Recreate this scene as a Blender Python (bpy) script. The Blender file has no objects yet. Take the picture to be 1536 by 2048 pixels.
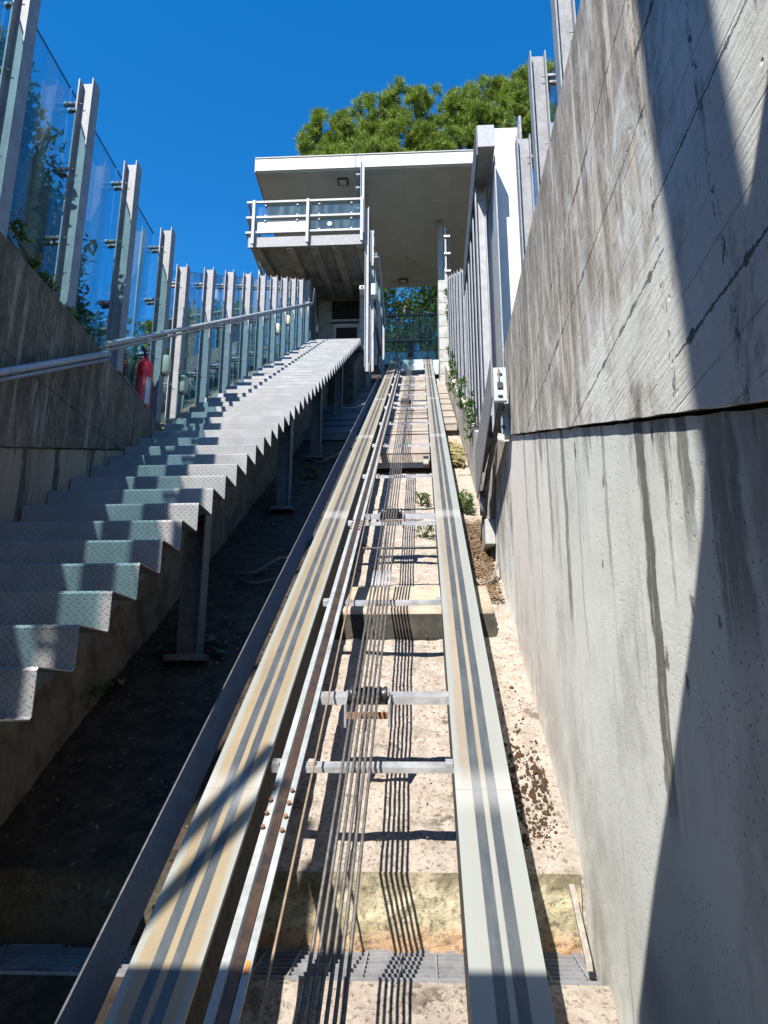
import bpy, bmesh, math, random
from mathutils import Vector, Matrix
rnd = random.Random(7)
scene = bpy.context.scene
COL = scene.collection
R = math.radians
TS = math.tan(R(30.8))          # slope of the incline
def SZ(y, h): return TS*y - h   # height of a line lying h below the camera's own slope line

# ------------------------------------------------------------------ materials
K = .68
class NT:
    def __init__(s, name):
        s.m = bpy.data.materials.new(name); s.m.use_nodes = True
        s.t = s.m.node_tree; s.n = s.t.nodes; s.l = s.t.links
        s.b = s.n['Principled BSDF']; s.out = s.n['Material Output']
        s._obj = None
    def coord(s):
        if not s._obj:
            g = s.n.new('ShaderNodeNewGeometry'); s._obj = g.outputs['Position']
        return s._obj
    def link(s, a, b): s.l.new(a, b)
    def val(s, sock, v):
        if hasattr(v, 'is_output'): s.l.new(v, sock)
        else: sock.default_value = v
    def math(s, op, a, b=0.0, c=None, clamp=False):
        n = s.n.new('ShaderNodeMath'); n.operation = op; n.use_clamp = clamp
        s.val(n.inputs[0], a); s.val(n.inputs[1], b)
        if c is not None: s.val(n.inputs[2], c)
        return n.outputs[0]
    def map(s, scale=(1,1,1), loc=(0,0,0), rot=(0,0,0), src=None):
        n = s.n.new('ShaderNodeMapping'); s.l.new(src or s.coord(), n.inputs[0])
        n.inputs['Scale'].default_value = scale; n.inputs['Location'].default_value = loc
        n.inputs['Rotation'].default_value = rot
        return n.outputs[0]
    def noise(s, scale=5, detail=4, rough=.55, vec=None, dist=0):
        n = s.n.new('ShaderNodeTexNoise'); n.inputs['Scale'].default_value = scale
        n.inputs['Detail'].default_value = detail; n.inputs['Roughness'].default_value = rough
        n.inputs['Distortion'].default_value = dist
        s.l.new(vec or s.coord(), n.inputs['Vector']); return n.outputs['Fac']
    def vor(s, scale=5, vec=None, feat='F1', out='Distance', rnds=1.0):
        n = s.n.new('ShaderNodeTexVoronoi'); n.feature = feat; n.inputs['Scale'].default_value = scale
        n.inputs['Randomness'].default_value = rnds
        s.l.new(vec or s.coord(), n.inputs['Vector']); return n.outputs[out]
    def ramp(s, f, a, b):   # smooth 0..1 between a and b
        n = s.n.new('ShaderNodeMapRange'); n.interpolation_type = 'SMOOTHSTEP'
        s.l.new(f, n.inputs['Value']); n.inputs['From Min'].default_value = a; n.inputs['From Max'].default_value = b
        return n.outputs[0]
    def mix(s, f, a, b, mode='MIX'):
        n = s.n.new('ShaderNodeMix'); n.data_type = 'RGBA'; n.blend_type = mode
        s.val(n.inputs[0], f)
        for k, v in ((6, a), (7, b)):
            if isinstance(v, (tuple, list)): n.inputs[k].default_value = (*[c*K for c in v[:3]], 1)
            else: s.l.new(v, n.inputs[k])
        return n.outputs[2]
    def sep(s, src=None):
        n = s.n.new('ShaderNodeSeparateXYZ'); s.l.new(src or s.coord(), n.inputs[0]); return n.outputs
    def bump(s, h, strength=.5, dist=.01, prev=None):
        n = s.n.new('ShaderNodeBump'); n.inputs['Strength'].default_value = strength
        n.inputs['Distance'].default_value = dist; s.l.new(h, n.inputs['Height'])
        if prev: s.l.new(prev, n.inputs['Normal'])
        return n.outputs[0]
    def set(s, col=None, rough=None, metal=None, normal=None, **k):
        if col is not None:
            if isinstance(col, (tuple, list)): s.b.inputs['Base Color'].default_value = (*col[:3], 1)
            else: s.l.new(col, s.b.inputs['Base Color'])
        if rough is not None: s.val(s.b.inputs['Roughness'], rough)
        if metal is not None: s.val(s.b.inputs['Metallic'], metal)
        if normal is not None: s.l.new(normal, s.b.inputs['Normal'])
        return s.m

def metal_mat(name, c, var=.25, rough=.5, metal=.35, sc=9, rust=0, dirt=(.16,.15,.14), streak=.3):
    t = NT(name)
    n1 = t.noise(sc, 6, .65); n2 = t.noise(3, 5, .6, t.map((5,5,.7)))
    n3 = t.vor(60, out='Color')
    a = t.mix(t.ramp(n1, .35, .7), tuple(x*(1-var) for x in c), tuple(min(.95, x*(1+var*.6)) for x in c))
    a = t.mix(t.math('MULTIPLY', t.ramp(n2, .52, .78), streak), a, dirt)
    sp = t.sep(n3)[0]
    a = t.mix(.09, a, t.mix(sp, (.2,.2,.22), (.85,.87,.9)))
    if rust:
        a = t.mix(t.math('MULTIPLY', t.ramp(t.noise(14, 6, .7), .62, .74), rust), a, (.28,.1,.03))
    r = t.math('MULTIPLY_ADD', n1, .3, rough-.15)
    nb = t.bump(t.noise(90, 3), .15, .002)
    t.b.inputs['Specular IOR Level'].default_value = .25
    return t.set(a, r, metal, nb)

def streaks(t, ax, spec):
    """hand-placed vertical run-off stains: (centre, width, z_low, z_high, strength)"""
    p = t.sep(); wob = t.noise(2.2, 4, .6, t.map((1, .3, 1.6)))
    fine = t.noise(9, 5, .7, t.map((2, 5, .8)))
    tot = None
    for (y0, w, z0, z1, s) in spec:
        yy = t.math('ADD', p[ax], t.math('MULTIPLY', t.math('SUBTRACT', wob, .5), .12))
        d = t.math('ABSOLUTE', t.math('SUBTRACT', yy, y0))
        ww = t.math('MULTIPLY', t.math('ADD', fine, .35), w)
        m = t.math('SUBTRACT', 1.0, t.math('DIVIDE', d, ww), clamp=True)
        m = t.ramp(m, 0, .35)
        lo = t.ramp(p[2], z0, z0+.25); hi = t.math('SUBTRACT', 1.0, t.ramp(p[2], z1-.05, z1+.02))
        m = t.math('MULTIPLY', t.math('MULTIPLY', m, lo), t.math('MULTIPLY', hi, s))
        m = t.math('MULTIPLY', m, t.ramp(fine, .2, .5))
        tot = m if tot is None else t.math('MAXIMUM', tot, m)
    return tot

def drips(t, dist, f=6.0, lmax=1.2, a=.45, b=.78, seed=0):
    n1 = t.noise(f, 5, .68, t.map((0, 1, .10), (seed, seed*3, 0)), .25)
    n2 = t.noise(f*4, 5, .75, t.map((0, 1, .22), (seed, 5, seed)))
    L = t.math('MULTIPLY', t.ramp(n1, a, b), lmax)
    L = t.math('MULTIPLY', L, t.math('MULTIPLY_ADD', n2, 1.3, .3))
    m = t.ramp(t.math('SUBTRACT', L, dist), .0, .28)
    return t.math('MULTIPLY', m, t.math('GREATER_THAN', dist, 0.0))
def board_concrete(name, light, dark, joints, brown=.5, flip=1, dampness=.6, left=False):
    """board-marked in-situ concrete: thin board lines, opened day joints, run-off stains"""
    t = NT(name); p = t.sep(); Y, Z = p[1], p[2]
    big = t.noise(1.3, 5, .6, t.map((1, 1, .8)))
    med = t.noise(6, 8, .7)
    vst = t.noise(3.2, 7, .68, t.map((2, 3.2, .42)), .4)
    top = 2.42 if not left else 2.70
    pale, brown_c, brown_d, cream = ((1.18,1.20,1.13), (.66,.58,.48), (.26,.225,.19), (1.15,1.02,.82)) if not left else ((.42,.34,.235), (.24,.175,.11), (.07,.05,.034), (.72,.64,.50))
    d = t.math('SUBTRACT', top, Z)
    grain = t.noise(5, 7, .7, t.map((2, .9, 14)))
    vg = t.noise(17, 8, .82, t.map((1, 1.9, .55)))
    col = t.mix(t.ramp(big, .35, .68), pale, tuple(x*.84 for x in pale))
    col = t.mix(t.math('MULTIPLY', t.ramp(grain, .45, .75), .22), col, tuple(x*.6 for x in brown_c))
    # weathered, soiled top
    nv = t.noise(2.4, 8, .70, t.map((1, 1.9, .85)), .5)
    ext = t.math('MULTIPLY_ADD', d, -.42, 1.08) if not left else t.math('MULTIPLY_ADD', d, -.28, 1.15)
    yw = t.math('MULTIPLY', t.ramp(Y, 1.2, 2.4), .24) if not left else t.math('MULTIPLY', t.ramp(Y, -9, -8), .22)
    A = t.ramp(t.math('ADD', t.math('MULTIPLY', nv, .95), t.math('MULTIPLY', t.math('ADD', ext, yw), .42)), .72, .92)
    wc = t.mix(t.ramp(vg, .36, .62), brown_c, brown_d)
    col = t.mix(t.math('MULTIPLY', A, .9), col, wc)
    # lime-bleached vertical runs inside the soiled zone
    cs = t.ramp(t.noise(4.2, 5, .62, t.map((1, 3.4, .30), (4, 2, 0)), .2), .53, .63)
    col = t.mix(t.math('MULTIPLY', t.math('MULTIPLY', cs, A), .8 if not left else .3), col, cream)
    # dark algae blotches hanging below the joints
    bl_ = t.ramp(t.noise(2.2, 8, .74, t.map((1, 2.2, 1.0), (8, 1, 5)), .4), .54, .66)
    col = t.mix(t.math('MULTIPLY', t.math('MULTIPLY', bl_, t.math('MULTIPLY_ADD', vg, .7, .35)), .75), col, dark)
    dm = drips(t, d, 6, 1.9, .46, .74, 2)
    col = t.mix(t.math('MULTIPLY', t.math('MULTIPLY', dm, vg), .9), col, dark)
    sp_ = t.math('MULTIPLY', t.ramp(t.noise(70, 4, .8, t.map((1, 1, .4))), .58, .68), .4)
    col = t.mix(sp_, col, brown_d)
    # thin board lines
    bl = t.math('PINGPONG', t.math('ADD', Z, t.math('MULTIPLY', t.noise(3, 2), .012)), .055)
    bmask = t.math('SUBTRACT', 1.0, t.ramp(bl, .0, .0035))
    bmask = t.math('MULTIPLY', bmask, t.ramp(t.noise(3.5, 4, .6, t.map((1, 1, 6))), .46, .6))
    col = t.mix(t.math('MULTIPLY', bmask, .5), col, (.06,.055,.05))
    # day joints
    wob = t.math('MULTIPLY', t.math('SUBTRACT', t.noise(9, 8, .78, t.map((1, 1, .2))), .5), .035)
    wid = t.math('MULTIPLY_ADD', t.ramp(t.noise(7, 8, .8, t.map((1, 1, .2), (3, 1, 9))), .50, .64), .013, .0032)
    jm = None
    for kind, a, b, c, d in joints:
        if kind == 'h':      # z = a + b*(Y-ref) for Y in c..d
            dist = t.math('ABSOLUTE', t.math('ADD', t.math('SUBTRACT', t.math('SUBTRACT', Z, t.math('MULTIPLY', Y, b)), a), wob))
            rng = t.math('MULTIPLY', t.math('GREATER_THAN', Y, c), t.math('LESS_THAN', Y, d))
        else:                # vertical joint y = a + b*Z for z in c..d
            dist = t.math('ABSOLUTE', t.math('ADD', t.math('SUBTRACT', t.math('SUBTRACT', Y, t.math('MULTIPLY', Z, b)), a), wob))
            rng = t.math('MULTIPLY', t.math('GREATER_THAN', Z, c), t.math('LESS_THAN', Z, d))
            m = t.math('MULTIPLY', t.math('LESS_THAN', dist, .013), t.math('GREATER_THAN', t.noise(48, 5, .8, t.map((1, 1, .6))), .55))
            m = t.math('MULTIPLY', m, rng)
            jm = m if jm is None else t.math('MAXIMUM', jm, m); continue
        m = t.math('MULTIPLY', t.math('LESS_THAN', dist, wid), rng)
        jm = m if jm is None else t.math('MAXIMUM', jm, m)
    col = t.mix(t.math('MULTIPLY', jm, .82), col, (.035,.03,.027))
    pit = t.math('SUBTRACT', 1.0, t.ramp(t.vor(16), .05, .13))
    pit = t.math('MULTIPLY', pit, t.ramp(t.noise(3, 3), .55, .62))
    h = t.math('ADD', t.math('MULTIPLY', med, .5), t.math('MULTIPLY', grain, .5))
    h = t.math('SUBTRACT', h, t.math('MULTIPLY', bmask, .5))
    h = t.math('SUBTRACT', h, t.math('MULTIPLY', jm, 2.2))
    h = t.math('SUBTRACT', h, pit)
    n = t.bump(h, .55, .010)
    n = t.bump(t.noise(55, 4, .7), .3, .004, n)
    return t.set(col, .92, 0, n)

def smooth_concrete(name, light, dark, spec, ax=1, moss=False, drip=.6):
    t = NT(name); p = t.sep()
    big = t.noise(1.1, 5, .6, t.map((1,1,.6))); med = t.noise(7, 8, .7)
    col = t.mix(t.ramp(big, .35, .65), light, tuple(x*.8 for x in light))
    if light[0] > .9: col = t.mix(t.math('MULTIPLY', t.ramp(p[1], 2.6, 4.2), .7), col, (1.20,1.10,1.0))
    col = t.mix(t.math('MULTIPLY', t.ramp(med, .5, .78), .3), col, tuple(x*.6 for x in light))
    col = t.mix(t.math('MULTIPLY', t.ramp(t.noise(1.6, 7, .7, t.map((1, 1.3, .8), (3, 9, 4))), .50, .66), .55), col, tuple(x*.52 for x in light))
    vst = t.noise(3.5, 6, .65, t.map((2, 3.4, .3), (1, 5, 2)), .3)
    col = t.mix(t.math('MULTIPLY', t.ramp(vst, .55, .7), drip*.55), col, dark)
    low = t.math('SUBTRACT', 1.0, t.ramp(t.math('SUBTRACT', p[2], t.math('MULTIPLY', p[1], TS)), -2.4, -1.7))
    col = t.mix(t.math('MULTIPLY', t.math('MULTIPLY', low, t.ramp(t.noise(4, 6, .7), .38, .65)), .4), col, (.30,.24,.16))
    st = streaks(t, ax, spec)
    if st: col = t.mix(st, col, dark)
    if not moss:
        jl = t.math('MULTIPLY_ADD', p[1], .358, .071) if light[0] > .9 else t.math('MULTIPLY_ADD', p[1], .345, .097)
        d = t.math('SUBTRACT', jl, p[2])
        g2 = t.math('MULTIPLY_ADD', t.ramp(t.noise(26, 6, .75, t.map((1, 1, .5))), .35, .6), .6, .4)
        dm = t.math('MULTIPLY', t.math('MAXIMUM', drips(t, d, 5, .95, .50, .76, 4), drips(t, d, 15, .38, .48, .72, 7)), g2)
        col = t.mix(t.math('MULTIPLY', dm, .82), col, dark)
    # blow holes of the formed face
    def holes(sc, r0, r1, m0, m1, off, c=None):
        v = t.vor(sc, t.map((1,1,.8), off)); m = t.math('SUBTRACT', 1.0, t.ramp(v, r0, r1))
        return t.math('MULTIPLY', m, t.ramp(t.noise(2.2, 4, .6, t.map((1,1,1), off)), m0, m1))
    h1 = holes(27, .04, .11, .48, .60, (0, 0, 0)); h2 = holes(60, .06, .20, .48, .6, (3, 7, 1)); h3 = holes(8, .015, .045, .44, .54, (9, 2, 4))
    hs = t.math('MAXIMUM', h1, t.math('MAXIMUM', h2, h3))
    if light[0] > .9:
        rough_ = t.noise(34, 6, .8)
        for (cy, cz, cr) in CHIPS:
            q = t.math('ADD', t.math('POWER', t.math('SUBTRACT', p[1], cy), 2.0), t.math('POWER', t.math('MULTIPLY', t.math('SUBTRACT', p[2], cz), .55), 2.0))
            q = t.math('ADD', t.math('DIVIDE', t.math('SQRT', q), cr), t.math('MULTIPLY_ADD', rough_, 3.4, -1.7))
            hs = t.math('MAXIMUM', hs, t.math('SUBTRACT', 1.0, t.ramp(q, .35, .75)))
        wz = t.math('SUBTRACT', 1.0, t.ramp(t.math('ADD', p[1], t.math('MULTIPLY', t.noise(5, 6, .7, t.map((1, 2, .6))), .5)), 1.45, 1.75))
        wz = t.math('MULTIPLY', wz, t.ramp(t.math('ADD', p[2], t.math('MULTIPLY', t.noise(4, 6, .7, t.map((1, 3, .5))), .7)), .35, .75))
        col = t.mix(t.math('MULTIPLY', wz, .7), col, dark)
    col = t.mix(t.math('MULTIPLY', hs, .75), col, (.06,.055,.05))
    # formwork seam
    n = t.bump(t.math('SUBTRACT', t.math('MULTIPLY', med, .35), t.math('MULTIPLY', hs, 1.3)), .6, .014)
    n = t.bump(t.noise(60, 4, .7), .22, .003, n)
    return t.set(col, .85, 0, n)

M = {}
CHIPS = [(2.75, 0.95, 0.030), (2.36, 0.71, 0.018), (1.83, 0.67, 0.018), (1.67, 0.22, 0.022), (1.88, 0.12, 0.022), (1.75, 0.06, 0.018), (2.45, 0.46, 0.014), (1.53, 0.17, 0.012)]
M['galv'] = metal_mat('galvanised_steel', (.36,.365,.385), .2, .6, .12)
M['galv_light'] = metal_mat('galvanised_steel_pale', (.47,.48,.50), .15, .55, .1)
M['galv_dark'] = metal_mat('dark_grey_steel', (.10,.115,.13), .25, .6, .2)
M['bar'] = metal_mat('zinc_bar', (.5,.5,.5), .2, .45, .35, 12, .6)
M['guide'] = metal_mat('guide_steel', (.48,.51,.51), .2, .5, .1, 7, .35, streak=.5)
M['white'] = metal_mat('white_painted_panel', (.82,.82,.82), .05, .5, 0, 5, dirt=(.5,.48,.45), streak=.15)
M['fascia'] = metal_mat('white_fascia', (.86,.86,.84), .04, .5, 0, 3, dirt=(.5,.48,.45), streak=.1)
M['blue_white'] = metal_mat('pale_blue_enamel', (.62,.74,.76), .08, .45, 0, 8, .25)
M['rust'] = metal_mat('rusty_iron', (.32,.14,.06), .4, .8, .1, 20, .8)
M['roller'] = metal_mat('black_roller', (.05,.05,.055), .2, .35, .5)
M['cover'] = metal_mat('cover_sheet', (.5,.42,.34), .2, .65, .1, 4, .5, (.3,.2,.14), .7)
M['cover_dark'] = metal_mat('cover_sheet_dark', (.10,.11,.12), .3, .7, .1, 6)
M['rope'] = metal_mat('wire_rope', (.17,.155,.14), .35, .6, .5, 40)
M['cable'] = metal_mat('thin_cable', (.36,.25,.15), .25, .7, .2, 30)
M['hose'] = metal_mat('grey_hose', (.10,.09,.085), .2, .7, 0)
M['conduit'] = metal_mat('pvc_conduit', (.34,.33,.32), .15, .6, 0)
M['box_grey'] = metal_mat('grey_plastic', (.6,.59,.56), .08, .55, 0)
M['cream'] = metal_mat('cream_plastic', (.72,.68,.5), .06, .5, 0, 8, dirt=(.4,.36,.25))
M['duct'] = metal_mat('duct_side', (.19,.42,.78), .15, .6, .0)
M['blade'] = None
M['black'] = metal_mat('black_plastic', (.02,.02,.02), .2, .5, 0)
M['rag'] = metal_mat('green_cloth', (.03,.22,.15), .3, .9, 0)
M['wood'] = metal_mat('weathered_lath', (.42,.38,.32), .2, .9, 0, 30)

def diamond_plate():
    t = NT('diamond_plate'); p = t.sep()
    c = .0245*1.4142
    s = t.math('ADD', p[2], t.math('MULTIPLY', p[1], 1.0))
    u = t.math('DIVIDE', t.math('ADD', p[0], s), c); v = t.math('DIVIDE', t.math('SUBTRACT', p[0], s), c)
    iu = t.math('FLOOR', u); iv = t.math('FLOOR', v)
    fu = t.math('SUBTRACT', t.math('SUBTRACT', u, iu), .5); fv = t.math('SUBTRACT', t.math('SUBTRACT', v, iv), .5)
    par = t.math('GREATER_THAN', t.math('MODULO', t.math('ABSOLUTE', t.math('ADD', iu, iv)), 2.0), .5)
    au = t.math('MULTIPLY_ADD', par, .36, .14); av = t.math('MULTIPLY_ADD', par, -.36, .50)
    d = t.math('ADD', t.math('POWER', t.math('DIVIDE', fu, au), 2.0), t.math('POWER', t.math('DIVIDE', fv, av), 2.0))
    lug = t.math('SUBTRACT', 1.0, t.ramp(d, .30, 1.0))
    n1 = t.noise(5, 6, .6)
    col = t.mix(t.ramp(n1, .35, .7), (.28,.285,.29), (.37,.375,.38))
    col = t.mix(t.math('MULTIPLY', t.ramp(t.noise(2.2, 5, .65), .5, .72), .4), col, (.32,.31,.28))
    col = t.mix(t.math('MULTIPLY', lug, .25), col, (.44,.45,.45))
    rs = t.math('MULTIPLY', t.ramp(t.noise(3.3, 3), .68, .75), .35)
    col = t.mix(rs, col, (.45,.28,.15))
    n = t.bump(lug, 1.0, .006)
    n = t.bump(t.noise(120, 2), .08, .002, n)
    return t.set(col, .42, .3, n)
M['plate'] = diamond_plate()

def rail_mat(name, x0, x1, s, warm, cool=False):
    """running surface: rust-tan film with two polished wheel strips between x0 and x1"""
    t = NT(name); p = t.sep(); X, Y = p[0], p[1]
    f = t.math('DIVIDE', t.math('SUBTRACT', X, x0), x1-x0)
    f = t.math('ADD', f, t.math('MULTIPLY', t.math('SUBTRACT', t.noise(1.2, 3, .5, t.map((.2, 1, .2))), .5), .025))
    n1 = t.noise(2.2, 6, .62, t.map((2.5, .8, .8))); n2 = t.noise(14, 6, .7)
    pale = (.385,.415,.395)
    col = t.mix(t.ramp(n1, .36, .66), warm, tuple(x*.84 for x in warm))
    col = t.mix(t.math('MULTIPLY', t.ramp(n2, .5, .8), .3), col, pale)
    dull = t.noise(30, 5, .75); col = t.mix(t.math('MULTIPLY', t.ramp(dull, .55, .75), .18), col, (.22,.18,.12))
    if cool:
        right = t.ramp(f, .45, .72); near = t.math('SUBTRACT', 1.0, t.ramp(t.math('ADD', Y, t.math('MULTIPLY', n1, .8)), 2.9, 3.7))
        col = t.mix(t.math('MULTIPLY', t.math('MAXIMUM', right, near), .8), col, pale)
    ed = t.math('ADD', f, t.math('MULTIPLY', t.math('SUBTRACT', t.noise(3.5, 6, .7, t.map((1, .7, .7))), .5), .22))
    e = t.math('MAXIMUM', t.math('SUBTRACT', 1.0, t.ramp(ed, .07, .16)), t.ramp(ed, .84, .98))
    col = t.mix(t.math('MULTIPLY', e, .85), col, pale)
    st = None
    for a, b in s:
        fw = t.math('ADD', f, t.math('MULTIPLY', t.math('SUBTRACT', t.noise(2, 4, .6, t.map((.1, 1, .1))), .5), .012))
        m = t.math('MULTIPLY', t.ramp(fw, a-.008, a+.012), t.math('SUBTRACT', 1.0, t.ramp(fw, b-.012, b+.008)))
        st = m if st is None else t.math('MAXIMUM', st, m)
    lin = t.noise(5, 6, .7, t.map((3, .8, .8)))
    scol = t.mix(t.ramp(lin, .35, .7), (.085,.10,.11), (.135,.15,.158))
    pat = t.ramp(t.noise(2.1, 5, .7), .60, .75)
    scol = t.mix(t.math('MULTIPLY', pat, .45), scol, (.36,.33,.28))
    scr = t.math('MULTIPLY', t.ramp(t.noise(8, 7, .8, t.map((14, 1, 1))), .63, .7), .3)
    scol = t.mix(scr, scol, (.55,.56,.55))
    col = t.mix(st, col, scol)
    # welded joints every three metres
    j = t.math('PINGPONG', t.math('ADD', Y, .18), 1.52)
    jm = t.math('SUBTRACT', 1.0, t.ramp(j, .0, .0035))
    col = t.mix(t.math('MULTIPLY', jm, .7), col, (.12,.1,.08))
    pol = t.math('MULTIPLY', t.math('SUBTRACT', 1.0, t.ramp(j, .02, .14)), .35)
    col = t.mix(pol, col, (.7,.7,.68))
    r = t.math('MULTIPLY_ADD', st, -.12, .55)
    return t.set(col, r, .15, t.bump(n2, .12, .003))
M['rail_l'] = rail_mat('rail_top_left', -.80, -.604, [(.305,.47),(.57,.735)], (.41,.325,.20))
M['rail_r'] = rail_mat('rail_top_right', .105, .306, [(.295,.465),(.55,.725)], (.44,.37,.28), True)
M['rail_side'] = metal_mat('rail_side', (.05,.045,.04), .3, .8, .1, 8, .5)

def ground_mat():
    t = NT('cast_slope'); p = t.sep(); X, Y = p[0], p[1]
    fine = t.noise(52, 8, .8); med = t.noise(9, 8, .7); big = t.noise(2, 5, .6)
    col = t.mix(t.ramp(med, .35, .7), (.76,.655,.56), (.52,.435,.355))
    col = t.mix(t.math('MULTIPLY', t.ramp(fine, .52, .60), .85), col, (.15,.115,.085))
    ms = t.math('MULTIPLY', t.ramp(t.noise(5, 7, .75), .55, .62), .8)
    col = t.mix(t.math('MULTIPLY', ms, t.ramp(big, .45, .6)), col, (.085,.06,.03))
    # black, stained soil on the stair side
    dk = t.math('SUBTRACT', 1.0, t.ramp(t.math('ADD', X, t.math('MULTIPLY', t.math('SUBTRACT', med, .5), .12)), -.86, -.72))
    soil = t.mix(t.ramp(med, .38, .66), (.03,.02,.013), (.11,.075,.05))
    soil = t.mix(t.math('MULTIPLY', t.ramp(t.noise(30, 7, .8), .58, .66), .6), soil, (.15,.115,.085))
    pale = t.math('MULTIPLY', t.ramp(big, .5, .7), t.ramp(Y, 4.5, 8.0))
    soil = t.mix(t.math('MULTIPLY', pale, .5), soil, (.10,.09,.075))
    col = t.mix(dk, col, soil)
    v = t.vor(30)
    h = t.math('ADD', t.math('MULTIPLY', fine, .8), t.math('ADD', med, t.math('MULTIPLY', v, .6)))
    n = t.bump(h, .9, .022)
    return t.set(col, .95, 0, n)
M['ground'] = ground_mat()

def mossy_face():
    t = NT('mossy_concrete'); p = t.sep()
    med = t.noise(8, 8, .7); big = t.noise(3, 5, .6, t.map((1,1,2)))
    col = t.mix(t.ramp(med, .35, .7), (.78,.68,.48), (.34,.30,.17))
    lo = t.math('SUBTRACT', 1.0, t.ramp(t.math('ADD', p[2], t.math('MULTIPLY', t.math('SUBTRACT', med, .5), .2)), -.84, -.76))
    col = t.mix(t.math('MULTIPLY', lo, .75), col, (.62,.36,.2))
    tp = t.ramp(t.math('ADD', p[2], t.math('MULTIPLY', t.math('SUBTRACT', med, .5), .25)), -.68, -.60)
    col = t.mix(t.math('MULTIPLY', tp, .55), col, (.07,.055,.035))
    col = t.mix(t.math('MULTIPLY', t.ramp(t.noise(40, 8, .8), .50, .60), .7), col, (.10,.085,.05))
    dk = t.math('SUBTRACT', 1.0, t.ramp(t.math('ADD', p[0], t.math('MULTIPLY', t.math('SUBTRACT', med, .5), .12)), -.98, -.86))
    col = t.mix(t.math('MULTIPLY', dk, .85), col, (.035,.028,.018))  # shade on the stair side is put into the face colour
    return t.set(col, .95, 0, t.bump(med, .8, .02))
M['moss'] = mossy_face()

def simple(name, c1, c2, sc=8, rough=.9, bump=.4, lo=.4, hi=.65, dist=.01):
    t = NT(name); n = t.noise(sc, 7, .68)
    return t.set(t.mix(t.ramp(n, lo, hi), c1, c2), rough, 0, t.bump(n, bump, dist))
M['earth'] = simple('earth', (.10,.08,.055), (.17,.14,.09), 2)
M['sleeper'] = simple('concrete_sleeper', (.60,.49,.37), (.38,.31,.23), 7, dist=.02)
M['sleeper_dark'] = simple('dark_concrete_face', (.03,.026,.02), (.07,.06,.04), 9, dist=.02)  # near-black; at the sleeper it carries the overhang's shade in its colour
M['pier'] = simple('pier_stone', (.62,.60,.56), (.42,.40,.37), 5)
M['wall_grey'] = simple('rendered_wall', (.34,.34,.33), (.24,.24,.235), 3)
M['timber'] = simple('streaked_old_concrete', (.48,.45,.41), (.22,.20,.18), 6)
M['dark_screen'] = simple('dark_void', (.02,.02,.02), (.03,.03,.03), 3)
M['rust_o'] = simple('orange_rust', (.9,.30,.03), (.7,.2,.03), 30)
M['blade'] = simple('shaded_guide_blade', (.09,.05,.028), (.03,.024,.02), 12, .5, .2)  # brown blade, darkened so its shaded tone sits in the colour
M['bark'] = simple('pine_bark', (.20,.12,.09), (.09,.055,.04), 9, dist=.03)
M['twig'] = simple('twig', (.12,.09,.06), (.2,.15,.1), 20)
def soffit_mat():
    t = NT('canopy_soffit'); p = t.sep(); X, Y = p[0], p[1]
    n = t.noise(1.3, 6, .6); f = t.noise(40, 3, .7)
    col = t.mix(t.ramp(n, .35, .7), (.62,.66,.68), (.51,.54,.56))
    col = t.mix(t.math('MULTIPLY', f, .3), col, (.22,.22,.2))
    gx = t.math('PINGPONG', t.math('ADD', X, .35), .61); gy = t.math('PINGPONG', t.math('ADD', Y, .1), .62)
    g = t.math('MINIMUM', gx, gy); m = t.math('SUBTRACT', 1.0, t.ramp(g, .0, .012))
    wet = t.math('MULTIPLY', t.ramp(t.noise(2, 6, .7, t.map((1,2,1))), .56, .7), t.ramp(Y, 18, 20.5))
    col = t.mix(t.math('MULTIPLY', wet, .45), col, (.13,.12,.10))
    col = t.mix(t.math('MULTIPLY', m, .45), col, (.09,.09,.085))
    return t.set(col, .8, 0)
M['soffit'] = soffit_mat()
def balc_mat():
    t = NT('balcony_concrete'); n = t.noise(4, 7, .7)
    col = t.mix(t.ramp(n, .35, .7), (.40,.40,.39), (.20,.20,.195))
    return t.set(col, .9, 0, t.bump(n, .4, .01))
M['balc'] = balc_mat()

M['upper_r'] = board_concrete('board_marked_concrete', (1.04,.99,.88), (.17,.125,.09),
    [('h', 2.0, -.075, 1.61, 4.9), ('h', 1.475, 0, 1.60, 4.9), ('h', 1.045, 0, 1.58, 3.2),
     ('h', 1.19, 0, .2, 1.63), ('h', .765, 0, .2, 1.58), ('h', 1.66, 0, .2, 1.64),
     ('v', 1.58, .035, .2, 2.5), ('v', 1.235, .05, .2, 2.5)], brown=.62, dampness=.72)
M['lower_r'] = smooth_concrete('blow_holed_concrete', (1.17,1.20,1.12), (.19,.19,.165),
    [(1.93, .055, -.35, 1.0, .95), (2.32, .025, .25, 1.3, .5), (3.0, .05, .2, 1.3, .75), (3.35, .04, .55, 1.4, .6), (1.42, .10, .0, .8, .7), (3.7, .05, .8, 1.6, .5),
     (4.1, .04, .8, 1.7, .5), (1.62, .05, .25, .75, .8), (2.75, .015, .1, 1.3, .4)])
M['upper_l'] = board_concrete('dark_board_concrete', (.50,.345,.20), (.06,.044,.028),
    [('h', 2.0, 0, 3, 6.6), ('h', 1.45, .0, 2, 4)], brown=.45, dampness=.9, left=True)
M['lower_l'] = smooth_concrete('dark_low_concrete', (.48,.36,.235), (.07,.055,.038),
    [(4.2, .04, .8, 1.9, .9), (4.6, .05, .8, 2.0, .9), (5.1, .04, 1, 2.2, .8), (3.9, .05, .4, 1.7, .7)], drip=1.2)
M['plinth'] = simple('plinth_concrete', (.24,.19,.13), (.10,.08,.055), 5, dist=.02)
M['far_wall'] = board_concrete('old_low_wall', (.50,.44,.34), (.16,.13,.10), [('h', 9, 0, 0, 1)], brown=.5)

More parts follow.
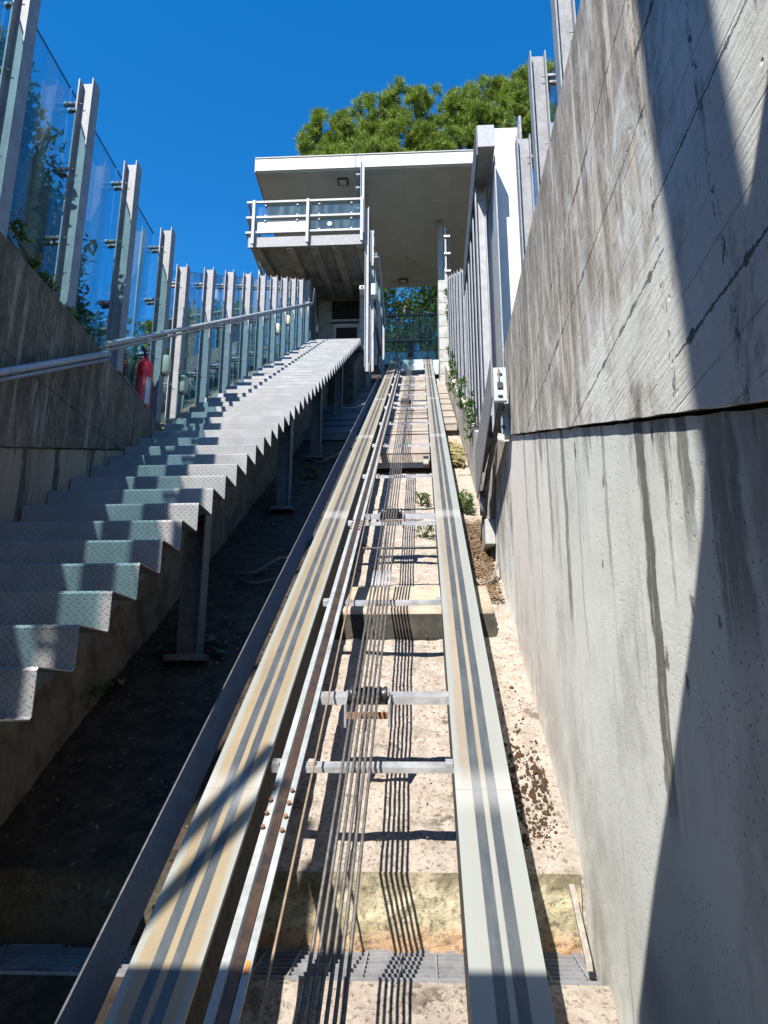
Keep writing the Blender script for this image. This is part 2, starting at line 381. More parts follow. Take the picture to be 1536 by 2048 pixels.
def glass_mat(name, tint, refl=.05, op=0.0):
    m = bpy.data.materials.new(name); m.use_nodes = True; n = m.node_tree.nodes; l = m.node_tree.links
    n.remove(n['Principled BSDF'])
    tr = n.new('ShaderNodeBsdfTransparent'); tr.inputs[0].default_value = (*tint, 1)
    gl = n.new('ShaderNodeBsdfGlossy'); gl.inputs['Roughness'].default_value = .02; gl.inputs[0].default_value = (.9,.95,1,1)
    lw = n.new('ShaderNodeLayerWeight'); lw.inputs[0].default_value = .5
    pw = n.new('ShaderNodeMath'); pw.operation = 'POWER'; l.new(lw.outputs['Facing'], pw.inputs[0]); pw.inputs[1].default_value = 5
    fr = n.new('ShaderNodeMath'); fr.operation = 'MULTIPLY_ADD'; l.new(pw.outputs[0], fr.inputs[0]); fr.inputs[1].default_value = .85; fr.inputs[2].default_value = refl
    mx = n.new('ShaderNodeMixShader'); l.new(fr.outputs[0], mx.inputs[0]); l.new(tr.outputs[0], mx.inputs[1]); l.new(gl.outputs[0], mx.inputs[2])
    df = n.new('ShaderNodeBsdfDiffuse'); df.inputs[0].default_value = (.6,.68,.7,1)
    tc = n.new('ShaderNodeNewGeometry'); mp = n.new('ShaderNodeMapping'); mp.inputs['Scale'].default_value = (3, 3, .35); l.new(tc.outputs['Position'], mp.inputs[0])
    ns = n.new('ShaderNodeTexNoise'); ns.inputs['Scale'].default_value = 3; ns.inputs['Detail'].default_value = 6; l.new(mp.outputs[0], ns.inputs['Vector'])
    mr = n.new('ShaderNodeMapRange'); mr.inputs[1].default_value = .45; mr.inputs[2].default_value = .75; mr.inputs[3].default_value = op*.4; mr.inputs[4].default_value = op*1.8+.001
    l.new(ns.outputs['Fac'], mr.inputs[0])
    mx2 = n.new('ShaderNodeMixShader'); l.new(mr.outputs[0], mx2.inputs[0]); l.new(mx.outputs[0], mx2.inputs[1]); l.new(df.outputs[0], mx2.inputs[2])
    l.new(mx2.outputs[0], n['Material Output'].inputs['Surface'])
    return m
M['glass'] = glass_mat('tinted_glass', (.68,.89,.93), op=.06)
M['glass_crazed'] = glass_mat('crazed_glass_strip', (.8,.9,.93), op=.5)
M['pane_dark'] = simple('dark_window', (.02,.022,.025), (.03,.03,.03), 4, .08, 0)
M['milky'] = simple('milky_panel', (.66,.62,.52), (.56,.53,.46), 3, .5, .05)

def leaf_mat(name, cols, trans=.35):
    m = bpy.data.materials.new(name); m.use_nodes = True; n = m.node_tree.nodes; l = m.node_tree.links
    b = n['Principled BSDF']; b.inputs['Roughness'].default_value = .55
    g = n.new('ShaderNodeNewGeometry'); cr = n.new('ShaderNodeValToRGB'); l.new(g.outputs['Random Per Island'], cr.inputs[0])
    cr.color_ramp.elements[0].color = (*cols[0], 1); cr.color_ramp.elements[1].color = (*cols[-1], 1)
    for i, c in enumerate(cols[1:-1]):
        e = cr.color_ramp.elements.new((i+1)/(len(cols)-1)); e.color = (*c, 1)
    ns = n.new('ShaderNodeTexNoise'); ns.inputs['Scale'].default_value = 1.8; l.new(g.outputs['Position'], ns.inputs['Vector'])
    mx = n.new('ShaderNodeMix'); mx.data_type = 'RGBA'; mx.blend_type = 'MULTIPLY'; mx.inputs[0].default_value = .6
    l.new(cr.outputs[0], mx.inputs[6])
    c2 = n.new('ShaderNodeValToRGB'); c2.color_ramp.elements[0].color = (.55,.6,.5,1); c2.color_ramp.elements[0].position = .35; c2.color_ramp.elements[1].color = (1.2,1.15,.9,1); c2.color_ramp.elements[1].position = .65
    l.new(ns.outputs['Fac'], c2.inputs[0]); l.new(c2.outputs[0], mx.inputs[7])
    l.new(mx.outputs[2], b.inputs['Base Color'])
    tl = n.new('ShaderNodeBsdfTranslucent'); l.new(mx.outputs[2], tl.inputs[0])
    ms = n.new('ShaderNodeMixShader'); ms.inputs[0].default_value = trans
    l.new(b.outputs[0], ms.inputs[1]); l.new(tl.outputs[0], ms.inputs[2]); l.new(ms.outputs[0], n['Material Output'].inputs['Surface'])
    return m
M['pine'] = leaf_mat('pine_needles', [(.07,.12,.012), (.17,.26,.022), (.28,.37,.05), (.12,.20,.016)], .3)
M['leaf_dark'] = leaf_mat('dark_shrub_leaves', [(.02,.05,.012), (.05,.10,.02), (.08,.15,.03), (.12,.15,.05)], .3)
M['leaf_mid'] = leaf_mat('bright_shrub_leaves', [(.06,.12,.02), (.10,.20,.035), (.17,.26,.06), (.08,.14,.03)], .35)
M['leaf_weed'] = leaf_mat('weed_leaves', [(.07,.16,.03), (.12,.24,.05), (.16,.28,.07)], .35)
M['flower'] = leaf_mat('dry_flower_heads', [(.16,.08,.06), (.28,.15,.11), (.34,.22,.16)], .2)
M['litter'] = leaf_mat('dead_litter', [(.12,.06,.035), (.22,.13,.075), (.30,.22,.14), (.07,.04,.025)], .1)
M['dry_grass'] = leaf_mat('dry_grass', [(.38,.30,.14), (.30,.28,.12), (.45,.36,.2)], .2)

# ------------------------------------------------------------------ mesh builder
class MB:
    def __init__(s): s.v = []; s.f = []; s.smooth = set()
    def box(s, x0, x1, y0, y1, z0, z1):
        i = len(s.v); s.v += [(x,y,z) for z in (z0,z1) for y in (y0,y1) for x in (x0,x1)]
        s.f += [(i,i+2,i+3,i+1),(i+4,i+5,i+7,i+6),(i,i+1,i+5,i+4),(i+2,i+6,i+7,i+3),(i,i+4,i+6,i+2),(i+1,i+3,i+7,i+5)]; return s
    def sbox(s, x0, x1, y0, y1, ht, hb):       # box lying along the slope, between ht (top) and hb below the slope line
        i = len(s.v)
        for h in (hb, ht):
            for y in (y0, y1):
                for x in (x0, x1): s.v.append((x, y, SZ(y, h)))
        s.f += [(i,i+2,i+3,i+1),(i+4,i+5,i+7,i+6),(i,i+1,i+5,i+4),(i+2,i+6,i+7,i+3),(i,i+4,i+6,i+2),(i+1,i+3,i+7,i+5)]; return s
    def prism(s, prof, axis, a, b):            # profile polygon extruded along an axis
        i = len(s.v); n = len(prof)
        for t in (a, b):
            for (p, q) in prof:
                s.v.append({'x': (t,p,q), 'y': (p,t,q), 'z': (p,q,t)}[axis])
        s.f.append(tuple(range(i, i+n))[::-1]); s.f.append(tuple(range(i+n, i+2*n)))
        for k in range(n):
            k2 = (k+1) % n; s.f.append((i+k, i+k2, i+n+k2, i+n+k))
        return s
    def sprism(s, prof, y0, y1):               # profile (x, h) extruded up the slope
        i = len(s.v); n = len(prof)
        for y in (y0, y1):
            for (x, h) in prof: s.v.append((x, y, SZ(y, h)))
        s.f.append(tuple(range(i, i+n))[::-1]); s.f.append(tuple(range(i+n, i+2*n)))
        for k in range(n):
            k2 = (k+1) % n; s.f.append((i+k, i+k2, i+n+k2, i+n+k))
        return s
    def tube(s, pts, r, n=10, caps=True):
        pts = [Vector(p) for p in pts]; rings = []
        rr = r if isinstance(r, (list, tuple)) else [r]*len(pts)
        up = Vector((0,0,1))
        for k, p in enumerate(pts):
            d = (pts[min(k+1, len(pts)-1)] - pts[max(k-1, 0)]).normalized()
            a = d.cross(up)
            if a.length < 1e-3: a = d.cross(Vector((1,0,0)))
            a.normalize(); b = d.cross(a).normalized()
            base = len(s.v)
            for j in range(n):
                t = 2*math.pi*j/n; q = p + rr[k]*(math.cos(t)*a + math.sin(t)*b); s.v.append(tuple(q))
            rings.append(base)
        for k in range(len(rings)-1):
            for j in range(n):
                j2 = (j+1) % n; s.smooth.add(len(s.f))
                s.f.append((rings[k]+j, rings[k]+j2, rings[k+1]+j2, rings[k+1]+j))
        if caps:
            s.f.append(tuple(rings[0]+j for j in range(n))[::-1]); s.f.append(tuple(rings[-1]+j for j in range(n)))
        return s
    def ibeam(s, cx, cy, z0, z1, w=.12, d=.12, tf=.010, tw=.007):   # flanges parallel to YZ, web facing Y
        x0, x1, y0, y1 = cx-w/2, cx+w/2, cy-d/2, cy+d/2
        pr = [(x0,y0),(x0+tf,y0),(x0+tf,cy-tw/2),(x1-tf,cy-tw/2),(x1-tf,y0),(x1,y0),(x1,y1),(x1-tf,y1),(x1-tf,cy+tw/2),(x0+tf,cy+tw/2),(x0+tf,y1),(x0,y1)]
        return s.prism(pr, 'z', z0, z1)
    def quad(s, a, b, c, d): i = len(s.v); s.v += [a,b,c,d]; s.f.append((i,i+1,i+2,i+3)); return s
    def ell(s, c, r, n=10, m=6):
        i = len(s.v)
        for a in range(m+1):
            t = math.pi*a/m
            for b in range(n):
                u = 2*math.pi*b/n; s.v.append((c[0]+r[0]*math.sin(t)*math.cos(u), c[1]+r[1]*math.sin(t)*math.sin(u), c[2]+r[2]*math.cos(t)))
        for a in range(m):
            for b in range(n):
                b2 = (b+1) % n; s.smooth.add(len(s.f)); s.f.append((i+a*n+b, i+(a+1)*n+b, i+(a+1)*n+b2, i+a*n+b2))
        return s
    def build(s, name, mat, parent=None, bevel=0, label=None, cat=None, group=None, kind=None):
        me = bpy.data.meshes.new(name); org = Vector((0,0,0))
        me.from_pydata(s.v, [], s.f); me.materials.append(mat)
        for k in s.smooth: me.polygons[k].use_smooth = True
        bm = bmesh.new(); bm.from_mesh(me)
        if s.smooth and any(True for _ in s.smooth): bmesh.ops.remove_doubles(bm, verts=bm.verts, dist=1e-6)
        if not getattr(s, 'open', False): bmesh.ops.recalc_face_normals(bm, faces=bm.faces)
        bm.to_mesh(me); bm.free()
        o = bpy.data.objects.new(name, me); COL.objects.link(o)
        if parent: o.parent = parent; o.matrix_parent_inverse = Matrix.Translation(-Vector(parent.location))
        if bevel:
            b = o.modifiers.new('bevel', 'BEVEL'); b.width = bevel; b.segments = 2; b.limit_method = 'ANGLE'
        return tag(o, label, cat, group, kind)
def tag(o, label=None, cat=None, group=None, kind=None):
    if label: o['label'] = label
    if cat: o['category'] = cat
    if group: o['group'] = group
    if kind: o['kind'] = kind
    return o
def thing(name, label, cat, loc=(0,0,0), group=None):
    o = bpy.data.objects.new(name, None); COL.objects.link(o); o.location = loc; o.empty_display_size = .1
    return tag(o, label, cat, group)

# ------------------------------------------------------------------ setting: slope, terrain
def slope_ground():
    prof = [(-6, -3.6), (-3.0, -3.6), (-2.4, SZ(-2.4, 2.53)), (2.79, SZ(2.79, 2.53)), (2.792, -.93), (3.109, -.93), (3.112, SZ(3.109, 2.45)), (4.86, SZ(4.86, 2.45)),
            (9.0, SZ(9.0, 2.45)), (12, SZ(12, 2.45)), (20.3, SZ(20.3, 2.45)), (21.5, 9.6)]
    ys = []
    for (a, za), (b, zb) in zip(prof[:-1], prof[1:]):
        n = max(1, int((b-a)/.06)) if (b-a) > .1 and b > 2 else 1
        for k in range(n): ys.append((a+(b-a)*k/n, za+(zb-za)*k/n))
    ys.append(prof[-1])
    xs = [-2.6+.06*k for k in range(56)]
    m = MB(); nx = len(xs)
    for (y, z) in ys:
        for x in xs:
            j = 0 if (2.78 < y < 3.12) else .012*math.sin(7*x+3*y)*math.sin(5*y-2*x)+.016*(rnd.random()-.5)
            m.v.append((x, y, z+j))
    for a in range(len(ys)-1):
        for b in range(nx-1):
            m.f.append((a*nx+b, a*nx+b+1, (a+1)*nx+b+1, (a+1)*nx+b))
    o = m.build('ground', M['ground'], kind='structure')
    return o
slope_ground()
def terrain(x0, x1):
    pr = [(-120, 2.1), (-3.2, 2.1), (5.2, 2.1), (6.3, 2.3), (15.2, 7.75), (17.5, 8.3), (24, 9.9), (60, 14), (160, 18)]
    m = MB()
    for (y, z) in pr:
        m.v += [(x0, y, z), (x1, y, z)]
    for k in range(len(pr)-1): m.f.append((2*k, 2*k+1, 2*k+3, 2*k+2))
    return m.build('hillside', M['earth'], kind='structure')
terrain(-120, -2.62); terrain(.98, 120)
m = MB(); m.v += [(-2.62, 21.2, 9.6), (.98, 21.2, 9.6), (.98, 60, 14), (-2.62, 60, 14), (-2.62, 160, 18), (.98, 160, 18)]; m.f += [(0,1,2,3), (3,2,5,4)]
m.build('upper_terrace', M['earth'], kind='structure')
# grille over the drain, mossy face above it
t0 = thing('drain_grating', 'galvanised steel drain grating across the foot of the mossy step', 'grating', (-.9, 2.95, -.86))
fr = MB()
for k in range(7): y = 2.805 + k*.045; fr.box(-2.4, .56, y, y+.006, -.90, -.862)
for k in range(24): x = -2.35+k*.125; fr.box(x, x+.006, 2.80, 3.09, -.885, -.858)
fr.build('bearing_bars', M['galv'], t0)
MB().box(-2.4, .56, 2.795, 2.80, -.905, -.857).box(-2.4,.56,3.094,3.10,-.905,-.857).build('edge_frame', M['galv'], t0)
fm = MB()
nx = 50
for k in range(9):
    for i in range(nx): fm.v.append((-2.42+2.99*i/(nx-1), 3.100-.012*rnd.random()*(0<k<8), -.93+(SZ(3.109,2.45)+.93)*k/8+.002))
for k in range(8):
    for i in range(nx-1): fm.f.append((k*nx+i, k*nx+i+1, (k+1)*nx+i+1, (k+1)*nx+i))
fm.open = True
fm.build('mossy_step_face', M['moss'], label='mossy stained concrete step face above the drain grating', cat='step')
# concrete sleeper across the track bed
s = MB().prism([(4.90, SZ(4.92,2.40)), (4.92, SZ(4.92,2.40)+.10), (5.0, SZ(5.0,2.31)), (5.42, SZ(5.42,2.36)), (5.6, SZ(5.6,2.5)), (4.90, SZ(5.0,2.7))], 'x', -.72, .46)
s.build('concrete_sleeper', M['sleeper'], bevel=.02, label='rough concrete sleeper crossing the track bed under the rails', cat='sleeper')
MB().prism([(4.84, SZ(4.86,2.6)), (4.84, SZ(4.86,2.45)), (4.897, SZ(4.92,2.40)+.07), (4.897, SZ(4.92,2.6))], 'x', -.72, .46).build('sleeper_shade_face', M['sleeper_dark'], label='dark front face of the rough concrete sleeper, overhang shade in its colour', cat='shade face')  # dark piece standing in for the shade under the sleeper's overhang

# ------------------------------------------------------------------ retaining walls
JA, JB = .358, .516-.358*1.243                    # day joint line  z = JA*y + JB
wall = thing('retaining_wall', 'tall sunlit concrete retaining wall on the right of the track', 'wall', (.6, 2, 0))
X = .585
def yz_poly(o, pts, x0, x1):
    out = []; rr = random.Random(5)
    for a, b in zip(pts, pts[1:]+pts[:1]):
        L = math.hypot(b[0]-a[0], b[1]-a[1]); n = max(1, int(L/.07)); vert = abs(b[0]-a[0]) < .05
        for k in range(n):
            j = 0 if k == 0 else (rr.random()-.5)*(.005 if rr.random() < .88 else .014)
            out.append((a[0]+(b[0]-a[0])*k/n+(j if vert else 0), a[1]+(b[1]-a[1])*k/n+(0 if vert else j)))
    return MB().prism(out, 'x', x0, x1)
yz_poly(None, [(-.28, JA*-.28+JB+.0), (-.28, 2.39), (4.78, 2.385), (4.78, JA*4.78+JB)], X-.012, X+.2).build('upper_wall', M['upper_r'], wall)
yz_poly(None, [(-.28, -3.2), (-.28, JA*-.28+JB-.014), (4.78, JA*4.78+JB-.008), (4.78, SZ(4.78, 2.7))], X, X+.2).build('lower_wall', M['lower_r'], wall, 0, 'smooth blow-holed lower wall face')
yz_poly(None, [(-.28, -3.2), (-.28, 2.3), (4.7, 2.3), (4.7, SZ(4.7, 2.7))], X+.05, X+.3).build('wall_core', M['dark_screen'], wall)
fw = MB().prism([(4.785, SZ(4.785, 2.7)), (4.785, JA*4.78+JB-.05), (8.0, SZ(8.0, 1.72)), (20.5, SZ(20.5, 1.95)), (20.5, SZ(20.5, 2.7))], 'x', X+.005, X+.16)
fw.build('low_wall', M['far_wall'], bevel=.01, label='low streaked concrete wall climbing behind the right rail', cat='wall')
lw = thing('retaining_wall', 'dark weathered concrete retaining wall on the left beside the stairs', 'wall', (-2.4, 4, 0))
KA, KB = .345, 1.453-.345*3.931
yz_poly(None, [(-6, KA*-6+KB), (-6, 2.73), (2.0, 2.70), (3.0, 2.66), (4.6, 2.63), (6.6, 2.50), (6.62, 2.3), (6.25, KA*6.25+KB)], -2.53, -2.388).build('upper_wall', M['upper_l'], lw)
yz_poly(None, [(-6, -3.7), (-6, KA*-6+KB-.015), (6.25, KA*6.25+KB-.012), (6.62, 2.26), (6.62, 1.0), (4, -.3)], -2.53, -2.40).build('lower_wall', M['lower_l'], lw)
yz_poly(None, [(6.63, 1.2), (6.63, 2.48), (7.3, 2.9), (15.2, 7.7), (15.2, 6.0)], -2.60, -2.47).build('stair_kerb_wall', M['plinth'], label='low concrete kerb wall along the fence side of the stairs', cat='wall')
MB().prism([(3.9, 2.63), (4.42, 2.63), (4.5, 2.645), (3.9, 2.66)], 'x', -2.60, -2.42).build('coping_sheet', M['galv_light'], label='bent pale metal coping sheet on top of the left wall', cat='coping')
MB().prism([(5.5, 2.60), (6.15, 2.545), (6.2, 2.56), (5.5, 2.63)], 'x', -2.56, -2.40).build('coping_sheet', M['galv_dark'], label='dark metal coping sheet below the fire extinguisher', cat='coping')

# ------------------------------------------------------------------ staircase
RUN, RISE = .2785, .1739
st = thing('staircase', 'long galvanised diamond plate staircase climbing on the left', 'stairs', (-1.9, 2.5, 0))
XR = -1.32
def nose(k): return 2.553+RUN*k, .143+RISE*k
for k in range(-2, 46):
    y, z = nose(k); xl = -2.388 if y < 6.5 else -2.46
    th = .005
    yb, zb = y+RUN, z        # tread back = foot of next riser
    pr = [(y, z-RISE+.0), (y-.006, z-.006), (y, z+.0), (yb+.004, zb+.0), (yb+.004, zb-th), (y+th, z-th), (y+th, z-RISE-.0)]
    pr = [(y-.0, z-RISE+.012), (y-.004, z-.01), (y+.004, z), (yb-.014, z), (yb-.014, z-th), (y+.007, z-th), (y+.004, z-RISE+.012)]
    # the riser foot turns forward in a small radius onto the tread below
    pr = [(y-.012, z-RISE+.001), (y-.003, z-RISE+.010), (y-.001, z-.012), (y+.006, z), (yb-.013, z), (yb-.013, z-th), (y+.009, z-th), (y+.004, z-.014), (y+.003, z-RISE+.008), (y-.010, z-RISE-.004)]
    MB().prism(pr, 'x', xl, XR).build('step', M['plate'], st)
for k in range(-1, 5):
    y, z = nose(k)
    MB().tube([(XR-.07, y+.25, z-.004), (XR-.07, y+.25, z+.006)], .017, 10).build('bolt_head', M['rust'], st)
# folded support angles under each tread edge
un = MB().prism([(nose(-2)[0], nose(-2)[1]-.26), (nose(-2)[0]+.05, nose(-2)[1]-.21), (15.3, SZ(15.3,0)-1.15-.05), (15.3, SZ(15.3,0)-1.15-.33)], 'x', XR-.30, XR-.24)
a0 = nose(-2); a1 = nose(45)
MB().prism([(a0[0]+.1, a0[1]-.10-.22), (a0[0]+.1, a0[1]-.10-.06), (a1[0]+.2, a1[1]-.16), (a1[0]+.2, a1[1]-.32)], 'x', XR-.30, XR-.25).build('stringer', M['galv_dark'], st)
MB().prism([(a0[0]+.1, a0[1]-.32), (a0[0]+.1, a0[1]-.16), (a1[0]+.2, a1[1]-.16), (a1[0]+.2, a1[1]-.32)], 'x', -2.36, -2.30).build('stringer', M['galv_dark'], st)
for (y, zt) in ((4.60, 1.22), (7.42, 2.93), (9.58, 4.30), (12.1, 5.85)):
    zb = SZ(y, 2.45)
    yb = y; sp = MB(); sp.ibeam(-1.43, y, zb, nose(0)[1]+(y-nose(0)[0])*RISE/RUN-.12, .13, .13, .01, .008)
    po = sp.build('support_post', M['galv_dark'], st)
    MB().box(-1.55, -1.31, y-.14, y+.13, zb-.01, zb+.03).build('base_plate', M['galv_dark'], po, .004)
pl = [(1.4, -1.9), (1.4, nose(-4)[1]-.33)]
pl += [(13.5, nose(0)[1]+(13.5-2.553)*RISE/RUN-.36), (13.5, SZ(13.5, 2.55)), ]
MB().prism([(1.4, -2.1), (1.4, -.95), (2.0, -.42), (2.2, -.28), (13.5, 6.55), (13.5, SZ(13.5,2.55)), (2.6, SZ(2.6,2.7))], 'x', -2.38, -1.80).build('stair_plinth', M['plinth'], bevel=.01, label='stained concrete plinth carrying the diamond plate stairs', cat='plinth')
# handrails
def handrail(p0, p1, lab, r=.021):
    h = thing('handrail', lab, 'handrail', p0)
    MB().tube([p0, p1], r, 14).build('top_pipe', M['galv_light'], h)
    d = Vector((0, 0, -.047)); MB().tube([Vector(p0)+d+Vector((0,.0,0)), Vector(p1)+d], .012, 10).build('lower_pipe', M['galv'], h)
    L = (Vector(p1)-Vector(p0)); n = max(2, int(L.length/.93))
    for k in range(n):
        q = Vector(p0)+L*((k+.5)/n); MB().tube([q+Vector((0,0,-.02)), q+Vector((-.10,0,-.05)), q+Vector((-.22,0,-.05))], .007, 6).build('bracket_arm', M['galv'], h)
    return h
handrail((-2.3, 2.9, 1.333), (-2.3, 4.96, 2.548), 'lower length of galvanised pipe handrail fixed to the left wall')
h2 = handrail((-2.3, 4.92, 2.60), (-2.3, 14.45, 8.50), 'upper length of galvanised pipe handrail along the glass fence')
MB().tube([(-2.3, 14.45, 8.50), (-2.3, 14.6, 8.95), (-2.28, 14.9, 8.3), (-2.1, 15.2, 7.95)], .012, 8).build('end_bar', M['galv_dark'], h2)

# ------------------------------------------------------------------ glass fences
def bracket(px, y, z, side, parent):
    """stand-off: twin tubes and clamp from the post flange to the pane"""
    b = MB(); x0 = px + side*.06; x1 = px + side*.155
    for dy in (-.035,):
        b.tube([(x0, y+dy, z), (x1, y+dy, z)], .018, 10)
        b.tube([(x0, y+.03, z), (x1, y+.03, z)], .018, 10)
    b.tube([(x1-side*.02, y-.035, z), (x1+side*.008, y-.035, z)], .022, 12)
    b.tube([(x1-side*.02, y+.03, z), (x1+side*.008, y+.03, z)], .022, 12)
    xi = px+side*.05
    b.tube([(xi, y-.035, z), (xi-side*.03, y-.035, z)], .004, 6).tube([(xi, y+.03, z), (xi-side*.03, y+.03, z)], .004, 6)
    b.build('glass_bracket', M['galv_light'], parent)
def glass_fence(name, lab, posts, px, side, zlevels=(.22,.82,1.42,2.02), glass=True, low=None):
    f = thing(name, lab, 'fence', (px, posts[0][0], posts[0][1]))
    for i, (y, zb, zt) in enumerate(posts):
        po = MB().ibeam(px, y, zb, zt).build('post', M['galv'], f)
        z = zt - .22; n = 0
        while z > zb+.2 and n < 5:
            bracket(px, y, z, side, po); z -= .60; n += 1
    if glass:
        for (y0, b0, t0_), (y1, b1, t1_) in zip(posts[:-1], posts[1:]):
            if y1-y0 < .3: continue
            xg = px+side*.15; g = MB(); a, b = y0-.0+.008, y1-.008
            tt0, tt1 = (t0_-.05, t1_-.05) if abs(t0_-t1_) > .02 else (t0_-.04, t1_-.04)
            g.prism([(a, b0), (a, tt0), (b, tt1), (b, b1)], 'x', xg-.005, xg+.005)
            gp = g.build('glass_pane', M['glass'], f)
            MB().prism([(a, tt0+.001), (a, tt0+.009), (b, tt1+.009), (b, tt1+.001)], 'x', xg-.005, xg+.005).build('pane_edge', M['black'], gp)
    return f
lp = []
ZT = lambda y: 4.79 if y < 7 else 4.74+.600*(y-7.23)
zbase = lambda y: 2.0 if y < 6.9 else .6245*y-1.62
for y in (-.35, .67, 1.66, 2.95, 3.87, 4.795, 5.715, 6.69): lp.append((y, 1.9 if y < 6 else 2.45, 4.82))
lp2 = [(y, zbase(y), ZT(y)) for y in (7.23, 8.176, 9.08, 10.03, 10.98, 11.9, 12.82, 13.7, 14.58, 15.46, 16.4)]
glass_fence('glass_fence', 'level-topped glass fence on steel posts behind the left wall', lp, -2.60, -1)
glass_fence('glass_fence', 'climbing glass fence on steel posts beside the stairs', lp2, -2.60, -1)
MB().box(-2.758, -2.748, 6.40, 6.475, 2.7, 4.68).build('crazed_glass_strip', M['glass_crazed'], label='narrow crazed glass strip beside the fourth tall post', cat='glass strip')
rp = [(y, 1.9, 4.84) for y in (2.9, 3.80, 4.74, 5.60)]
glass_fence('glass_fence', 'level-topped glass fence on steel posts above the right wall', rp, .92, 1)
rp2 = [(y, SZ(y, 2.2), 4.67+.60*(y-7.23)+.05) for y in (9.55, 10.5, 11.45, 12.4, 13.35, 14.3, 15.3)]
glass_fence('glass_fence', 'climbing row of steel posts beyond the white panel', rp2, .70, 1, glass=True)
# gantry with horizontal beam and white panel
g = thing('steel_gantry', 'tall steel frame with box beam and white panel on the right', 'gantry', (.75, 7, 3))
MB().prism([(.625,5.63), (.80,5.63), (.80,5.90), (.625,5.90)], 'y', 6.6, 9.35).build('box_beam', M['galv_light'], g, .006)
MB().box(.61, .624, 6.62, 9.35, 5.55, 5.91).build('beam_shade_strip', M['galv_dark'], g)  # dark sheet over the beam's left side, giving its shade by colour
for y, x in ((7.35,.90), (7.2,.70), (7.65,.70), (8.1,.70), (8.55,.70), (9.0,.70)):
    MB().ibeam(x-.02, y, SZ(y, 2.3), 5.63, .11, .12).build('post', M['galv_light'], g)
MB().prism([(.815,3.2), (1.12,3.2), (1.12,6.25), (.815,6.25)], 'y', 7.05, 7.10).build('white_panel', M['white'], g, .003)
MB().box(.80, .812, 6.72, 9.3, 3.0, 5.62).build('side_sheet', M['galv_light'], g)
MB().box(1.105, 1.13, 6.90, 7.045, 3.2, 6.27).build('panel_edge', M['galv'], g)

# ------------------------------------------------------------------ track
tr = thing('inclined_track', 'steep steel lift track with two flat rails', 'track', (-.25, 2, -.8))
def rail(x0, x1, mat, y1):
    t = MB().sprism([(x0,1.98), (x1,1.98), (x1,2.0), (x0,2.0)], .9, y1).build('rail', mat, tr)
    MB().sprism([(x0+.012,2.001), (x1-.012,2.001), (x1-.012,2.46), (x0+.012,2.46)], .9, y1).build('rail_web', M['rail_side'], t)
    return t
rail(-.80, -.604, M['rail_l'], 19.6); rail(.105, .306, M['rail_r'], 20.0)
gr0 = MB().sprism([(-.552,2.0), (-.470,2.0), (-.470,1.985), (-.491,1.985), (-.491,1.994), (-.520,1.994), (-.528,1.972), (-.552,1.975)], .9, 19.6).build('guide_rail', M['guide'], tr)
MB().sprism([(-.5195,1.9935), (-.4925,1.9935), (-.4935,1.984), (-.5195,1.974)], .9, 19.6).build('guide_blade', M['blade'], gr0)
for y0 in (3.0-.33, 5.55):
    for k in range(4):
        for x in (-.545, -.480):
            y = y0+.06*k; zz = SZ(y, 1.983 if x > -.5 else 1.974); MB().tube([(x, y, zz), (x, y-.006, zz+.010)], .0075, 6).build('joint_bolt', M['rust'], gr0)
for k in range(-1, 12):
    y = 3.03+1.386*k
    c = MB()
    c.sprism([(-.60,2.02), (.108,2.02), (.108,2.024), (-.60,2.024)], y, y+.034)
    c.sprism([(-.60,2.024), (.108,2.024), (.108,2.040), (-.60,2.040)], y, y+.006)
    cb = c.build('crossbar', M['bar'], tr)
    for x in (-.595, .075):
        MB().sbox(x, x+.03, y+.0, y+.026, 2.003, 2.02).build('end_clip', M['bar'], cb, .002)
    for x in (-.575, -.455):
        MB().sbox(x, x+.03, y+.006, y+.020, 2.0, 2.02).build('rail_clip', M['cover'], cb, .003)
for y, xx in ((3.42, -.25), (5.90, -.25), (11.7, -.25)):
    c = MB().sprism([(-.47,2.0), (.108,2.0), (.108,2.01), (-.47,2.01)], y+.03, y+.072)
    c.sprism([(-.47,2.01), (.108,2.01), (.108,2.034), (-.47,2.034)], y+.03, y+.037)
    rb = c.build('roller_bar', M['bar'], tr)
    z = SZ(y-.02, 1.965); rr = MB(); n = 17; pts = []; rad = []
    for k in range(n+1):
        pts.append((xx-.085+.17*k/n, y-.02, z)); rad.append(.040 if k % 3 else .033)
    rr.tube(pts, rad, 16).build('rope_roller', M['roller'], rb)
    MB().sbox(xx-.09, xx+.09, y-.07, y-.062, 2.01, 2.035).build('roller_tray', M['rust'], rb)
    for xq in (xx-.10, xx+.09): MB().sbox(xq, xq+.01, y-.07, y+.03, 1.97, 2.07).build('roller_cheek', M['galv'], rb)
# thin tie rods
for y in (5.45,): MB().tube([(-.6, y, SZ(y,2.09)), (.108, y, SZ(y,2.09))], .009, 8).build('tie_rod', M['galv_dark'], tr)
# winch frame at the head of the track
hd = thing('head_sheave_frame', 'pale blue machine frame with black buffer at track top', 'machine', (-.25, 18.5, 9))
for y in (18.9, 17.9): MB().sbox(-.5, .09, y, y+.12, 1.98, 2.16).build('frame_box', M['blue_white'], hd, .01)
MB().sbox(.33, .55, 18.0, 18.8, 1.98, 2.3).build('drive_box', M['blue_white'], hd, .01)
MB().tube([(-.28, 19.9, SZ(19.9,2.05)), (-.28, 19.9, SZ(19.9,1.55))], .09, 12).build('buffer', M['black'], hd)
